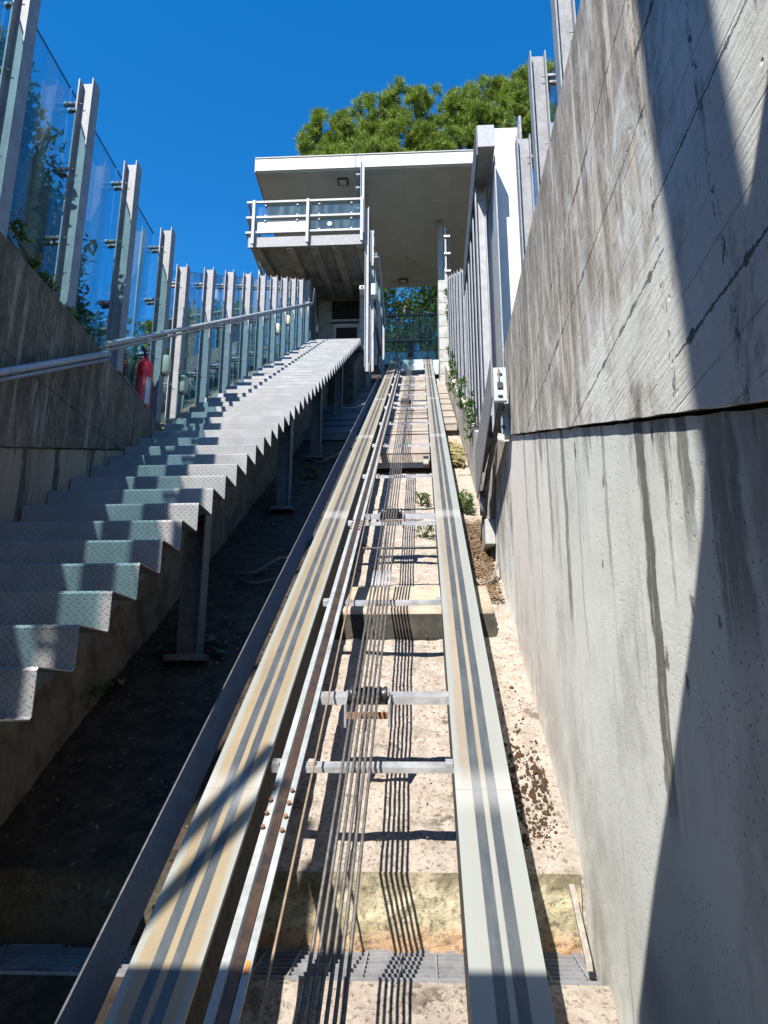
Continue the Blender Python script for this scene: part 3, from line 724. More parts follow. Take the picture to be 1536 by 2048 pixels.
# ropes
for i in range(6):
    x = -.302+.0202*i; b = MB()
    b.tube([(x, y, SZ(y, 1.90)) for y in (1.0, 3.4, 5.88, 11.7, 19.4)], .0055, 8)
    ro = b.build('hoist_rope', M['rope'], label=['leftmost','second','third','fourth','fifth','rightmost'][i]+' of the six dark parallel hoist ropes from the left', cat='rope', group='hoist ropes running up the track')
    MB().tube([(x, 4.36, SZ(4.36, 1.90)), (x, 4.58, SZ(4.58, 1.90))], .0072, 8).build('bright_splice', M['galv_light'], ro)
MB().tube([(-.40, 1.0, SZ(1.0,1.93)), (-.415, 3.0, SZ(3.0,1.94)), (-.47, 9, SZ(9,1.94)), (-.49, 19, SZ(19,1.95))], .0045, 6).build('governor_cable', M['cable'], label='single thin rusty cable between guide rail and hoist ropes', cat='cable')
# side duct, cover plates
du = thing('cable_duct', 'long blue-grey steel duct side along the left rail', 'duct', (-.9, 3, -.5))
MB().sbox(-.974, -.97, .9, 16.4, 2.10, 2.335).build('side_plate', M['duct'], du)
MB().sbox(-.976, -.969, .9, 16.4, 2.094, 2.099).build('top_lip', M['cover_dark'], du)
def cover_group(lab, x0, x1, ys, ht, mat, name='cover_plates', step=.02, front=.12):
    c = thing(name, lab, 'cover plates', (x0, ys[0], SZ(ys[0], ht)))
    for a, b in zip(ys[:-1], ys[1:]):
        m = MB(); i = len(m.v)
        # each sheet laps the next like a louvre
        for (y, h) in ((a, ht), (b-.01, ht+step)):
            for x in (x0, x1): m.v.append((x, y, SZ(y, h)))
        for (y, h) in ((a, ht+.008), (b-.01, ht+step+.008)):
            for x in (x0, x1): m.v.append((x, y, SZ(y, h)))
        m.f += [(0,1,3,2), (4,6,7,5), (0,4,5,1), (2,3,7,6), (0,2,6,4), (1,5,7,3)]
        m.build('sheet', mat, c)
    MB().sbox(x0, x1, ys[0]+.01, ys[0]+.016, ht+.01, ht+front).build('front_face', mat, c)
    return c
cover_group('rusty brown cover sheets between the rails', -.60, .10, [8.75, 9.9, 10.75, 11.1, 11.6, 12.3, 12.9, 13.6, 14.2, 15.0, 15.8, 16.6], 2.16, M['cover'], front=.2)
cover_group('pale sheet steps right of the right rail', .34, .55, [10.9, 11.5, 12.1, 12.8, 13.4, 14.1, 14.9, 15.6], 2.22, M['cover'])
cover_group('dark overlapping sheets below the stairs', -2.3, -.93, [10.7, 11.3, 11.8, 12.6, 13.3, 14.2, 15.1, 16.2], 2.3, M['cover_dark'], front=.12)
MB().box(.02, .085, 8.68, 8.74, SZ(8.7,2.3), SZ(8.7,2.2)).build('sensor_box', M['box_grey'], bevel=.004, label='small grey sensor box fixed at the cover plate edge', cat='sensor')

# ------------------------------------------------------------------ upper station
sb = thing('upper_station', 'upper lift station with wide flat white-edged canopy', 'building', (-1.2, 15.5, 8))
can = MB().box(-4.05, 1.40, 15.80, 21.35, 13.02, 13.38).build('canopy', M['fascia'], sb)
MB().box(-4.0, 1.36, 15.86, 21.3, 12.99, 13.019).build('soffit', M['soffit'], can)
MB().box(-4.07, -4.05, 15.8, 21.3, 12.98, 13.4).build('edge_trim', M['cover'], can)
MB().box(-1.55, -1.53, 15.785, 15.80, 13.0, 13.4).build('joint_strip', M['galv_dark'], can)
MB().box(-4.06, 1.41, 15.778, 15.797, 13.37, 13.395).build('drip_edge', M['box_grey'], can)
for x in (-2.9, .1): MB().box(x, x+.008, 15.792, 15.799, 13.02, 13.365).build('panel_joint', M['box_grey'], can)
MB().tube([(-1.36, 16.0, 12.965), (-1.36, 20.8, 12.965)], .02, 8).build('conduit', M['conduit'], can)
for (x, y) in ((-1.90, 16.25), (-.49, 20.9)):
    l = MB().box(x-.13, x+.13, y-.13, y+.13, 12.95, 12.989).build('ceiling_light', M['black'], can)
    MB().box(x-.09, x+.09, y-.09, y+.09, 12.94, 12.95).build('lens', M['box_grey'], l)
bs = MB().prism([(-3.83,14.72), (-1.24,14.72), (-1.24,17.0), (-2.30,17.0), (-3.50,17.0)], 'z', 10.14, 10.30).build('balcony', M['balc'], sb)
MB().prism([(-3.84,14.66), (-1.2,14.66), (-1.2,14.71), (-3.84,14.71)], 'z', 10.06, 10.32).build('edge_beam', M['galv'], bs)
for (xa, xb) in ((-3.75,-3.42), (-3.0,-2.75), (-2.45,-2.25), (-1.95,-1.78), (-1.40,-1.27)):
    MB().prism([(xa,14.72), (xa+.18,14.72), (xb+.16,16.99), (xb,16.99)], 'z', 10.03, 10.139).build('rib', M['balc'], bs, .004)
MB().box(-3.7, -1.28, 16.2, 16.3, 10.05, 10.139).build('cross_rib', M['balc'], bs)
# railing
rl = thing('balcony_railing', 'steel and glass railing around the station balcony', 'railing', (-2.5, 14.65, 10.3))
for z in (10.40, 10.79, 11.19):
    MB().box(-3.90, -1.22, 14.60, 14.65, z-.02, z+.03).box(-3.90, -3.85, 14.65, 16.9, z-.02, z+.03).build('rail_bar', M['galv_light'], rl)
for x in (-3.72, -2.49, -1.27): MB().box(x-.03, x+.03, 14.54, 14.60, 10.08, 11.20).build('railing_post', M['galv_light'], rl)
MB().box(-3.9, -3.86, 16.0, 16.04, 10.0, 11.2).build('railing_post', M['galv_light'], rl)
for (x0, x1) in ((-3.67,-2.54), (-2.44,-1.31)):
    for (z0, z1) in ((10.45,10.75), (10.84,11.15)):
        mt = M['milky'] if (x0 < -3 and z0 < 10.6) else M['glass']
        pn = MB().box(x0, x1, 14.66, 14.668, z0, z1).build('railing_pane', mt, rl)
        for cx in (x0+.2, x1-.2):
            for cz in (z0+.01, z1-.03): MB().box(cx-.02, cx+.02, 14.63, 14.66, cz-.015, cz+.025).build('pane_clip', M['galv_light'], pn)
for (z0, z1) in ((10.45,10.75), (10.84,11.15)): MB().box(-3.875, -3.867, 14.75, 16.8, z0, z1).build('railing_pane', M['glass'], rl)
MB().tube([(-2.0, 14.655, 10.60), (-2.0, 14.645, 10.60)], .055, 16).build('round_sticker', M['white'], rl)
# door wall
MB().box(-2.6, -1.22, 17.0, 17.2, 7.6, 10.14).build('door_wall', M['wall_grey'], sb)
dw = MB().box(-2.16, -1.50, 16.95, 16.998, 7.9, 9.36).build('door_frame', M['galv_light'], sb)
MB().box(-2.09, -1.57, 16.935, 16.949, 7.95, 9.25).build('door_glass', M['pane_dark'], dw)
MB().box(-2.2, -1.46, 16.94, 16.999, 9.47, 9.99).build('transom_window', M['pane_dark'], sb)
MB().box(-2.24, -1.42, 16.9, 16.939, 9.40, 9.46).build('window_sill', M['galv'], sb)
MB().box(-2.66, -2.56, 15.9, 17.2, 7.4, 10.02).build('side_wall', M['galv_dark'], sb)
pl_ = MB().box(-1.46, -1.21, 16.4, 16.93, 7.2, 10.13).build('block_pillar', M['wall_grey'], sb)
gr_ = MB()
for k in range(8): gr_.box(-1.463, -1.207, 16.397, 16.933, 7.5+k*.34, 7.512+k*.34)
gr_.build('mortar_joints', M['galv_dark'], pl_)
MB().box(-2.6, -1.25, 15.25, 17.0, 7.75, 7.86).build('landing', M['galv_dark'], sb)
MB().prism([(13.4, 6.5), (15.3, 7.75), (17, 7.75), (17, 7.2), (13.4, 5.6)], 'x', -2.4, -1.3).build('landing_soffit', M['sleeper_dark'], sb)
# screen of flat steel posts between platform and track
sp = thing('platform_screen', 'steel post screen between station platform and track', 'screen', (-1.2, 14.6, 8))
for (x, y, zb, zt) in ((-1.26,14.62,10.3,12.2), (-1.16,14.75,7.0,11.05), (-1.10,15.6,7.4,11.05), (-1.08,16.5,8.0,11.05)):
    MB().ibeam(x, y, zb, zt, .085, .1).build('post', M['galv_light'], sp)
for y, z in ((14.7, 11.9), (14.7, 11.55), (14.7,11.0)): MB().tube([(-1.3, y, z), (-1.42, y, z)], .03, 8).build('clamp', M['galv_light'], sp)
MB().box(-1.445, -1.437, 14.8, 16.9, 10.3, 12.95).build('glass_pane', M['glass'], sp)
MB().prism([(15.35,10.15), (15.6,10.35), (18.6,10.35), (18.6,10.15)], 'x', -1.05, -.93).build('header_beam', M['galv_light'], sp)
for y in (16.3, 17.2, 18.2): MB().ibeam(-.99, y, 8.2, 10.15, .085, .1).build('post', M['galv_light'], sp)
cc = thing('security_camera', 'white security camera under the station balcony corner', 'camera', (-1.28, 14.9, 9.55))
MB().box(-1.32, -1.21, 14.7, 14.95, 8.95, 9.05).build('housing', M['white'], cc, .012); MB().tube([(-1.265, 14.702, 9.0), (-1.265, 14.69, 9.0)], .028, 12).build('lens', M['black'], cc)
MB().tube([(-1.23, 14.95, 8.96), (-1.15, 15.0, 8.7), (-1.12, 15.0, 8.1)], .012, 6).build('cable', M['conduit'], cc)
fl = thing('flood_lamp', 'white flood lamp on a post beside the track', 'lamp', (-1.0, 14.8, 9))
MB().prism([(-1.05,14.55), (-.95,14.55), (-.95,14.75), (-1.05,14.75)], 'z', 8.72, 9.0).build('body', M['white'], fl, .015)
MB().tube([(-.99, 14.8, 8.7), (-.96, 15.1, 8.2), (-.9, 15.4, 7.7)], .035, 8).build('black_pipe', M['black'], fl)
co = MB().tube([(.58, 18, 10.4), (.58, 18, 12.98)], .075, 16).build('column', M['galv_light'], label='round steel column standing on the stone pier under the canopy', cat='column')
pr_ = MB(); z = 7.6
pier = thing('stone_pier', 'pale concrete block pier with creeper beside the track top', 'pier', (.6, 17, 7.6))
for k in range(9): MB().box(.47+.004*(k%2), .74, 16.8, 17.9, 7.55+k*.32, 7.55+k*.32+.312).build('block', M['pier'], pier, .008)
fg = thing('bracket_stand', 'slim steel glass stand behind the round column', 'glass stand', (.75, 18, 10.6))
for y in (17.4, 16.9): MB().box(.66, .70, y, y+.04, 10.3, 12.0).build('upright', M['galv_light'], fg)
for z in (10.7, 11.2, 11.7): MB().box(.64, .80, 16.86, 16.9, z, z+.05).build('clamp', M['white'], fg)
MB().box(.77, .778, 16.9, 17.9, 10.3, 12.1).build('glass_pane', M['glass'], fg)
# far screen
fs = thing('glazed_screen', 'dark framed glazed screen closing the head of the track', 'screen', (-.3, 20.8, 10))
for z in (10.0, 10.85, 11.72): MB().box(-1.25, .75, 20.75, 20.80, z-.03, z+.03).build('mullion_bar', M['galv_dark'], fs)
for x in (-.72, .22): MB().box(x-.018, x+.018, 20.74, 20.79, 10.0, 11.7).build('mullion', M['galv_dark'], fs)
MB().box(-1.25, .75, 20.81, 20.818, 10.0, 11.7).build('glass_pane', M['glass'], fs)
MB().box(-1.4, .8, 20.5, 20.74, 9.0, 9.96).build('head_wall', M['sleeper_dark'], label='dark low wall behind the head of the track', cat='wall')

# ------------------------------------------------------------------ small things
def lamp(y, z, lab, x=-2.53, long=0):
    l = thing('bulkhead_lamp', lab, 'lamp', (x, y, z), 'cream bulkhead lamps on the fence posts')
    b = MB(); n = 20; 
    for (xx, s) in ((x, 1.0), (x+.035, 1.0), (x+.06, .82), (x+.068, .55)):
        for k in range(n):
            a = 2*math.pi*k/n; cy = .045*math.cos(a); cz = .045*math.sin(a)+(.065 if math.sin(a) > 0 else -.065)
            b.v.append((xx, y+cy*s, z+cz*s))
    for r_ in range(3):
        for k in range(n): b.f.append((r_*n+k, r_*n+(k+1)%n, (r_+1)*n+(k+1)%n, (r_+1)*n+k)); b.smooth.add(len(b.f)-1)
    b.f.append(tuple(range(3*n, 4*n))); b.f.append(tuple(range(n))[::-1])
    b.build('cover', M['cream'], l)
    MB().tube([(x+.03, y, z-.105), (x+.02, y, z-.5)], .009, 8).build('conduit', M['conduit'], l)
    return l
lamp(6.69, 3.29, 'cream oval bulkhead lamp on the post next to the fire extinguisher')
lamp(7.23, 3.33, 'cream bulkhead lamp on the first climbing fence post')
lamp(11.9, 6.50, 'small cream lamp partway up the fence, lower of the distant pair')
lamp(12.82, 7.18, 'small cream lamp partway up the fence, upper of the distant pair')
lamp(16.4, 8.95, 'small cream lamp near the top landing door')
fe = thing('fire_extinguisher', 'red fire extinguisher with white label behind the left wall', 'fire extinguisher', (-2.67, 6.5, 2.5))
b = MB(); pts = []; rad = []
for z, r_ in ((2.45,.06), (2.47,.073), (2.98,.073), (3.02,.068), (3.05,.05), (3.075,.028), (3.11,.022)): pts.append((-2.67, 6.5, z)); rad.append(r_)
t = NT('red_paint'); M['red'] = t.set(t.mix(t.ramp(t.noise(6), .4, .7), (.85,.015,.02), (.7,.012,.015)), .3, 0)
t = NT('pale_red_wrap'); M['red2'] = t.set(t.mix(t.ramp(t.noise(40), .4, .6), (.85,.10,.10), (.75,.06,.07)), .5, 0)
b.tube(pts, rad, 24).build('cylinder', M['red'], fe)
b = MB(); b.tube([(-2.67,6.5,2.48), (-2.67,6.5,2.86)], .0745, 24, False); b.open = True; b.build('mesh_sleeve', M['red2'], fe)
b = MB()
for k in range(9):
    a = R(-52+ (k)*4.5); 
    for z in (2.60, 2.87): b.v.append((-2.67+.0765*math.cos(a), 6.5+.0765*math.sin(a), z))
for k in range(8): b.f.append((2*k, 2*k+2, 2*k+3, 2*k+1))
b.open = True
t = NT('label_paper'); p = t.sep(); ln = t.math('PINGPONG', p[2], .006); ms = t.math('MULTIPLY', t.math('LESS_THAN', ln, .0022), t.ramp(t.noise(60, 2, .5, t.map((1,1,.1))), .42, .5))
M['label'] = t.set(t.mix(t.math('MULTIPLY', ms, .75), (.75,.77,.8), (.1,.15,.3)), .5, 0)
b.build('label_sheet', M['label'], fe)
MB().box(-2.685, -2.655, 6.47, 6.52, 3.10, 3.13).box(-2.68, -2.66, 6.38, 6.50, 3.13, 3.137).box(-2.68, -2.66, 6.38, 6.50, 3.155, 3.162).build('valve', M['black'], fe)
MB().tube([(-2.70,6.48,3.12), (-2.755,6.45,3.09), (-2.765,6.44,2.9), (-2.755,6.45,2.6)], .007, 8).build('hose', M['black'], fe)
fe.location.z += .19; fe.location.x += .03
# wall-side arm
ar = thing('landing_switch_arm', 'long metal switch arm with pale blue slotted end', 'arm', (.52, 4.5, 2))
MB().prism([(4.5,2.02), (4.5,2.30), (6.1,2.22), (6.1,1.80), (5.9,1.78)], 'x', .455, .463).build('cover_plate', M['galv'], ar)
MB().box(.463, .545, 4.44, 4.475, 1.97, 2.20).build('end_plate', M['blue_white'], ar, .004)
for q in ((.485,.52,2.055,2.095), (.487,.517,2.15,2.158), (.487,.517,2.0,2.008)): MB().box(q[0], q[1], 4.43, 4.439, q[2], q[3]).build('end_slot', M['black'], ar)
MB().box(.492, .5, 4.428, 4.436, 2.10, 2.19).build('yellow_stripe', M['cable'], ar)
MB().prism([(4.48,1.99), (4.48,2.03), (6.0,1.84), (6.0,1.80)], 'x', .50, .53).build('lower_channel', M['galv_dark'], ar)
MB().box(.463, .50, 5.0, 5.8, 1.93, 2.1).build('switch_gear', M['galv_dark'], ar)
wp = MB().box(.545, .572, 4.62, 4.69, 1.80, 2.06).build('wall_plate', M['blue_white'], ar, .003)
for z in (1.86, 2.0): MB().tube([(.545,4.64,z), (.53,4.60,z)], .012, 8).build('bolt', M['galv_dark'], wp)
MB().box(.51, .545, 4.62, 4.66, 1.97, 2.03).build('link_block', M['galv'], ar)
MB().tube([(.50,5.95,1.82), (.50,5.98,1.62)], .03, 8).build('hinge_arm', M['galv'], ar)
ar.location.z -= .085
ct = thing('slotted_strut', 'slotted steel strut leaning below the switch arm', 'strut', (.53, 6, 1.2))
MB().prism([(5.6,1.80), (5.64,1.82), (6.55,1.42), (6.52,1.38)], 'x', .50, .535).build('channel', M['conduit'], ct)
for k in range(6):
    y = 5.68+.14*k; MB().prism([(y,1.785-(y-5.6)*.43), (y+.07,1.785-(y+.07-5.6)*.43), (y+.07,1.795-(y+.07-5.6)*.43), (y,1.795-(y-5.6)*.43)], 'x', .499, .513).build('slot', M['black'], ct)
jb = thing('junction_box', 'grey junction box at the foot of the right wall', 'junction box', (.55, 6.1, 1.3))
MB().box(.505, .588, 5.95, 6.28, 1.29, 1.50).build('body', M['box_grey'], jb, .008)
MB().tube([(.565,5.97,1.5), (.57,5.8,1.7), (.575,5.6,1.95), (.575,5.5,2.1)], .014, 8).tube([(.57,6.1,1.29), (.57,6.05,1.05), (.52,5.9,.98), (.46,5.75,.93)], .014, 8).build('conduit', M['conduit'], jb)
MB().tube([(.57,5.7,1.08), (.50,5.5,.92), (.42,5.45,.88), (.34,5.6,1.0)], .008, 8).build('loose_cable', M['conduit'], label='loose curled cable hanging below the junction box', cat='cable')
MB().prism([(2.78,SZ(2.78,2.48)), (2.79,SZ(2.79,2.46)), (3.03,SZ(3.03,2.42)), (3.03,SZ(3.03,2.44))], 'x', .515, .535).build('wooden_lath', M['wood'], label='white weathered wooden lath leaning by the drain grating', cat='lath')
h = MB().tube([(-1.42,5.70,SZ(5.7,2.38)), (-1.3,5.72,SZ(5.7,2.36)), (-1.15,5.9,SZ(5.9,2.33)), (-1.0,5.95,SZ(5.95,2.36)), (-.91,6.3,SZ(6.3,2.25))], .014, 8).build('hose', M['hose'], label='upper dark hose looping from support post to duct', cat='hose', group='hoses on the dark soil')
h = MB().tube([(-1.42,5.62,SZ(5.62,2.40)), (-1.25,5.58,SZ(5.58,2.40)), (-1.08,5.68,SZ(5.68,2.40)), (-.94,6.15,SZ(6.15,2.3))], .014, 8).build('hose', M['hose'], label='lower dark hose looping from support post to duct', cat='hose', group='hoses on the dark soil')
MB().tube([(-1.5,9.3,SZ(9.3,2.36)), (-1.3,9.2,SZ(9.2,2.38)), (-1.15,9.5,SZ(9.5,2.36)), (-.95,9.6,SZ(9.6,2.3))], .018, 8).build('hose', M['hose'], label='brown hose on the soil before the dark sheets', cat='hose', group='hoses on the dark soil')
MB().tube([(-1.6,12.9,SZ(12.9,2.25)), (-1.4,12.7,SZ(12.7,2.26)), (-1.2,12.8,SZ(12.8,2.26)), (-.95,13.0,SZ(13.0,2.2))], .015, 8).build('hose', M['conduit'], label='pale hose lying across the dark sheets below the stairs', cat='hose', group='hoses on the dark soil')
U = rnd.uniform
# crumpled green rag around the post foot
b = MB(); b.open = True
for _ in range(90):
    a = U(0, 6.28); q = U(.09, .19); x = -1.43+q*math.cos(a)*1.15; y = 4.62+q*math.sin(a)*.8+.03; z = SZ(y,2.45)+U(.02,.06)
    if math.sin(a) < -.4: continue
    d = Vector((U(-1,1), U(-1,1), U(-.4,.5))).normalized()*.035; e = d.cross(Vector((U(-.5,.5), U(-.5,.5), 1))).normalized()*.022; c = Vector((x, y, z))
    b.quad(tuple(c-d-e), tuple(c-d*.6+e), tuple(c+d+e*.7), tuple(c+d*.8-e))
b.build('rag', M['rag'], label='crumpled green rag at the foot of the stair support', cat='rag')
# litter and scraps
def scatter(name, n, fx, fy, size, mat, lab=None, cat=None, h=2.44, stuff=True, long=1.0, lift=.02):
    b = MB(); b.open = True
    for _ in range(n):
        x = fx(); y = fy(); z = SZ(y, h)+rnd.random()*lift; s = size*(.5+rnd.random()); a = rnd.random()*6.28
        d = Vector((math.cos(a), math.sin(a)*.86, math.sin(a)*.5+.3*(rnd.random()-.5)))*s*long; e = Vector((-math.sin(a), math.cos(a)*.86, math.cos(a)*.5+.6*(rnd.random()-.5)))*s*.35
        c = Vector((x, y, z)); b.quad(tuple(c-d), tuple(c-e), tuple(c+d), tuple(c+e))
    return b.build(name, mat, label=lab, cat=cat, kind='stuff' if stuff else None)
U = rnd.uniform
scatter('leaf_litter', 2600, lambda: U(.36,.56), lambda: U(5.3,7.0), .014, M['litter'], 'dry leaf and twig litter right of the right rail', 'leaf litter', long=1.6, lift=.05)
scatter('track_litter', 260, lambda: U(-.45,.1), lambda: U(3.2,8.5), .010, M['litter'], 'scattered dry crumbs on the track bed', 'leaf litter', h=2.43)
scatter('soil_litter', 650, lambda: U(-1.75,-.95), lambda: U(2.9,9), .012, M['litter'], 'sparse dead leaves on the black soil', 'leaf litter', h=2.42)
scatter('dry_grass_tuft', 200, lambda: U(.38,.55), lambda: U(9.0,10.2), .05, M['dry_grass'], 'dry yellow grass right of the track', 'grass', lift=.12, h=2.42, long=1.5)

b = MB()
for _ in range(520):
    u_ = rnd.random()**1.3; y = 3.22+1.15*u_*U(.3,1); x = .37+.17*rnd.random()
    c = (x, y, SZ(y, 2.448)); r_ = U(.003,.008)*(2.0 if rnd.random() < .15 else 1); i = len(b.v); n = 7; b.v.append((c[0], c[1], c[2]+r_*.6))
    for k in range(n):
        a = 2*math.pi*k/n; q = r_*U(.6,1.3); yy = y+q*math.sin(a); b.v.append((x+q*math.cos(a), yy, SZ(yy, 2.452)))
    for k in range(n): b.f.append((i, i+1+k, i+1+(k+1)%n))
b.open = True
b.build('moss_cushions', simple('brown_moss', (.085,.045,.014), (.045,.026,.010), 60, .95, .5), label='brown moss cushions on the concrete beside the right rail', cat='moss', kind='stuff')
MB().prism([(2.20, SZ(2.20,1.983)), (2.235, SZ(2.235,1.983)), (2.235, SZ(2.235,1.9825)), (2.20, SZ(2.20,1.9825))], 'x', -.487, -.475).build('rust_patch', M['rust_o'], gr0)
# ------------------------------------------------------------------ vegetation
def leaves(b, c, n, r, size, up=.35, long=1.5, seed=None):
    """n folded leaves in a loose clump around c with radii r"""
    for _ in range(n):
        while True:
            v = Vector((U(-1,1), U(-1,1), U(-1,1)))
            if .15 < v.length < 1: break
        v *= (.55+.45*rnd.random())/max(v.length, .3) if rnd.random() < .6 else 1
        p = Vector((c[0]+v.x*r[0], c[1]+v.y*r[1], c[2]+v.z*r[2]))
        d = Vector((U(-1,1), U(-1,1), U(-.5,.9))).normalized(); e = d.cross(Vector((U(-.4,.4), U(-.4,.4), 1))).normalized()
        s = size*U(.6,1.25); i = len(b.v); nn = d.cross(e)
        b.v += [tuple(p), tuple(p+d*s*.5*long+e*s*.36+nn*s*.1), tuple(p+d*s*long), tuple(p+d*s*.5*long-e*s*.36+nn*s*.1)]
        b.f.append((i, i+1, i+2, i+3))
def bush(name, lab, root, blobs, n, size, mat=None, stems=5, cat='shrub', group=None, flowers=0):
    t = thing(name, lab, cat, root, group)
    b = MB(); b.open = True; tot = sum(r[0]*r[1]+r[2]*r[0] for c, r in blobs)
    for c, r in blobs:
        k = int(n*(r[0]*r[1]+r[2]*r[0])/tot); sub = max(4, k//28)
        for _ in range(sub):
            v = Vector((U(-1,1), U(-1,1), U(-1,1))).normalized()*U(.55,1.0)
            cc = (c[0]+v.x*r[0], c[1]+v.y*r[1], c[2]+v.z*r[2]); q = max(min(r)*.42, .03)
            leaves(b, cc, k//sub, (q,q,q), size)
    b.build('foliage', mat or M['leaf_dark'], t)
    s = MB()
    for c, r in blobs[:stems]:
        a = Vector(root); e = Vector(c); mid = (a+e)/2+Vector((U(-.1,.1), U(-.1,.1), .05))
        s.tube([a, mid, e], [.018,.012,.005], 6)
        for _ in range(3):
            f = e+Vector((U(-1,1)*r[0], U(-1,1)*r[1], U(-.3,1)*r[2])); s.tube([mid, (mid+f)/2+Vector((0,0,.05)), f], [.009,.006,.003], 5)
    s.build('stems', M['twig'], t)
    if flowers:
        for _ in range(flowers):
            b = MB(); b.open = True; c, r = rnd.choice(blobs); v = Vector((U(-1,1), U(-1,1), U(0,1))).normalized()
            leaves(b, (c[0]+v.x*r[0], c[1]+v.y*r[1], c[2]+v.z*r[2]), 26, (.05,.05,.04), .016)
            b.build('flower_head', M['flower'], t)
    return t
G1 = 'shrubs behind the left glass fence'
bush('large_shrub', 'tall dark shrub pressed behind the left glass fence', (-3.4,5.0,2.1), [((-3.35,4.75,4.35),(.45,.5,.6)), ((-3.15,4.4,4.5),(.3,.35,.4)), ((-3.3,5.3,3.6),(.45,.55,.6)), ((-3.25,5.7,3.15),(.4,.55,.5)), ((-3.5,4.4,3.7),(.5,.5,.8)), ((-3.2,5.1,2.9),(.4,.8,.5)), ((-3.6,4.0,4.0),(.5,.5,.7)), ((-3.3,4.9,3.1),(.35,.7,.7)), ((-3.2,4.5,2.8),(.3,.7,.5)), ((-3.5,5.2,4.0),(.4,.5,.6))], 30000, .055, group=G1, flowers=10)
bush('large_shrub', 'dense dark evergreen shrub filling the lower left behind the glass', (-4.2,6.0,2.2), [((-4.2,5.7,4.9),(.45,.55,.7)), ((-4.2,5.3,4.2),(.45,.7,.8)), ((-4.1,6.1,4.2),(.45,.55,.7)), ((-4.0,6.3,3.6),(.45,.6,.5)), ((-4.0,5.4,3.4),(.45,.7,.6)), ((-4.1,7.0,4.3),(.4,.6,.7)), ((-4.1,7.5,3.9),(.4,.6,.6)), ((-4.1,6.6,4.9),(.35,.5,.6))], 34000, .07, group=G1)
bush('large_shrub', 'leafy shrub behind the glass beside the nearest tall post', (-3.3,2.6,2.1), [((-3.3,2.6,3.2),(.4,.7,.7)), ((-3.3,1.6,3.0),(.4,.6,.55)), ((-3.2,3.3,3.2),(.4,.5,.8))], 5000, .07, group=G1)
bush('flowering_creeper', 'creeper with dry pink flower heads on the left wall top', (-2.62,4.6,2.5), [((-2.66,4.0,3.0),(.12,.3,.18)), ((-2.62,4.45,2.85),(.10,.3,.14)), ((-2.58,5.0,2.72),(.10,.35,.12)), ((-2.55,5.6,2.62),(.08,.35,.08))], 1100, .038, cat='creeper', group=G1, flowers=16)
bush('hanging_branch', 'thin leafy branch hanging beside the second tall post', (-2.85,5.1,2.6), [((-2.85,5.15,3.2),(.10,.14,.42)), ((-2.85,5.2,3.75),(.08,.1,.2)), ((-2.8,5.25,2.85),(.14,.2,.2))], 260, .05, cat='branch', group=G1, flowers=9)
bush('oleander', 'spiky green oleander top behind the third tall post', (-3.3,6.7,2.4), [((-3.2,6.6,3.4),(.22,.3,.35)), ((-3.2,7.0,3.2),(.3,.35,.4))], 1500, .07, M['leaf_mid'], group=G1)
bush('oleander', 'bright green shrub behind the fire extinguisher', (-3.4,7.7,2.8), [((-3.35,7.6,3.75),(.35,.5,.45)), ((-3.3,8.1,3.9),(.35,.4,.4)), ((-3.3,7.5,3.1),(.3,.5,.45))], 3000, .06, M['leaf_mid'], group=G1)
for k, (y, hh, lab) in enumerate(((9.1,.5,'green hedge shrub behind the first climbing panes'), (10.2,.55,'green hedge shrub behind the second and third climbing panes'), (11.5,.5,'hedge shrub behind the middle climbing panes'), (13.0,.5,'hedge shrub behind the upper climbing panes'))):
    z = .6245*y-1.55
    bush('hedge_shrub', lab, (-3.4,y,z-.1), [((-3.35,y-.3,z+.45),(.3,.5,hh)), ((-3.3,y+.3,z+.7),(.3,.5,hh))], 2200, .06, M['leaf_mid'] if k % 2 else M['leaf_dark'], group=G1)
def weed(lab, c, r, n, size, mat='leaf_weed'):
    return bush('weed', lab, (c[0], c[1], c[2]-r[2]), [(c, r)], n, size, M[mat], stems=1, cat='weed', group='weeds along the track')
weed('lush green weed growing against the right rail', (.44,7.45,2.0), (.09,.35,.16), 1500, .022)
weed('small green weed below the upper roller bar inside the track', (.0,7.55,SZ(7.5,2.36)), (.10,.16,.07), 600, .018)
weed('low green weed inside the track behind the roller bar', (.02,6.6,SZ(6.6,2.38)), (.09,.12,.04), 300, .016)
weed('dark small plant at the second stair support', (-1.35,8.6,SZ(8.6,2.36)), (.12,.15,.07), 400, .02, 'leaf_dark')
weed('straggly weed climbing at the gantry foot', (.55,9.7,SZ(9.7,1.55)), (.07,.5,.22), 700, .022)
weed('trailing weed over the low wall beside the switch arm', (.56,8.2,SZ(8.2,1.6)), (.05,.4,.25), 700, .024)
weed('straggly weed below the climbing posts', (.55,12.0,SZ(12.0,1.55)), (.07,.8,.25), 800, .026)
weed('faint moss tuft beside the stair plinth', (-1.75,4.2,SZ(4.2,2.4)), (.05,.3,.04), 160, .02, 'leaf_dark')
bush('creeper', 'green creeper hanging down the pale block pier', (.72,16.7,8.2), [((.7,16.72,9.9),(.05,.08,.3)), ((.72,16.72,9.2),(.06,.08,.4)), ((.73,16.72,8.5),(.05,.08,.4))], 420, .05, M['leaf_mid'], cat='creeper')
bush('wall_weed', 'tiny weed on top edge of the right wall', (.66,4.2,2.37), [((.63,4.2,2.42),(.03,.10,.03))], 60, .02, M['leaf_weed'], stems=0, cat='weed')

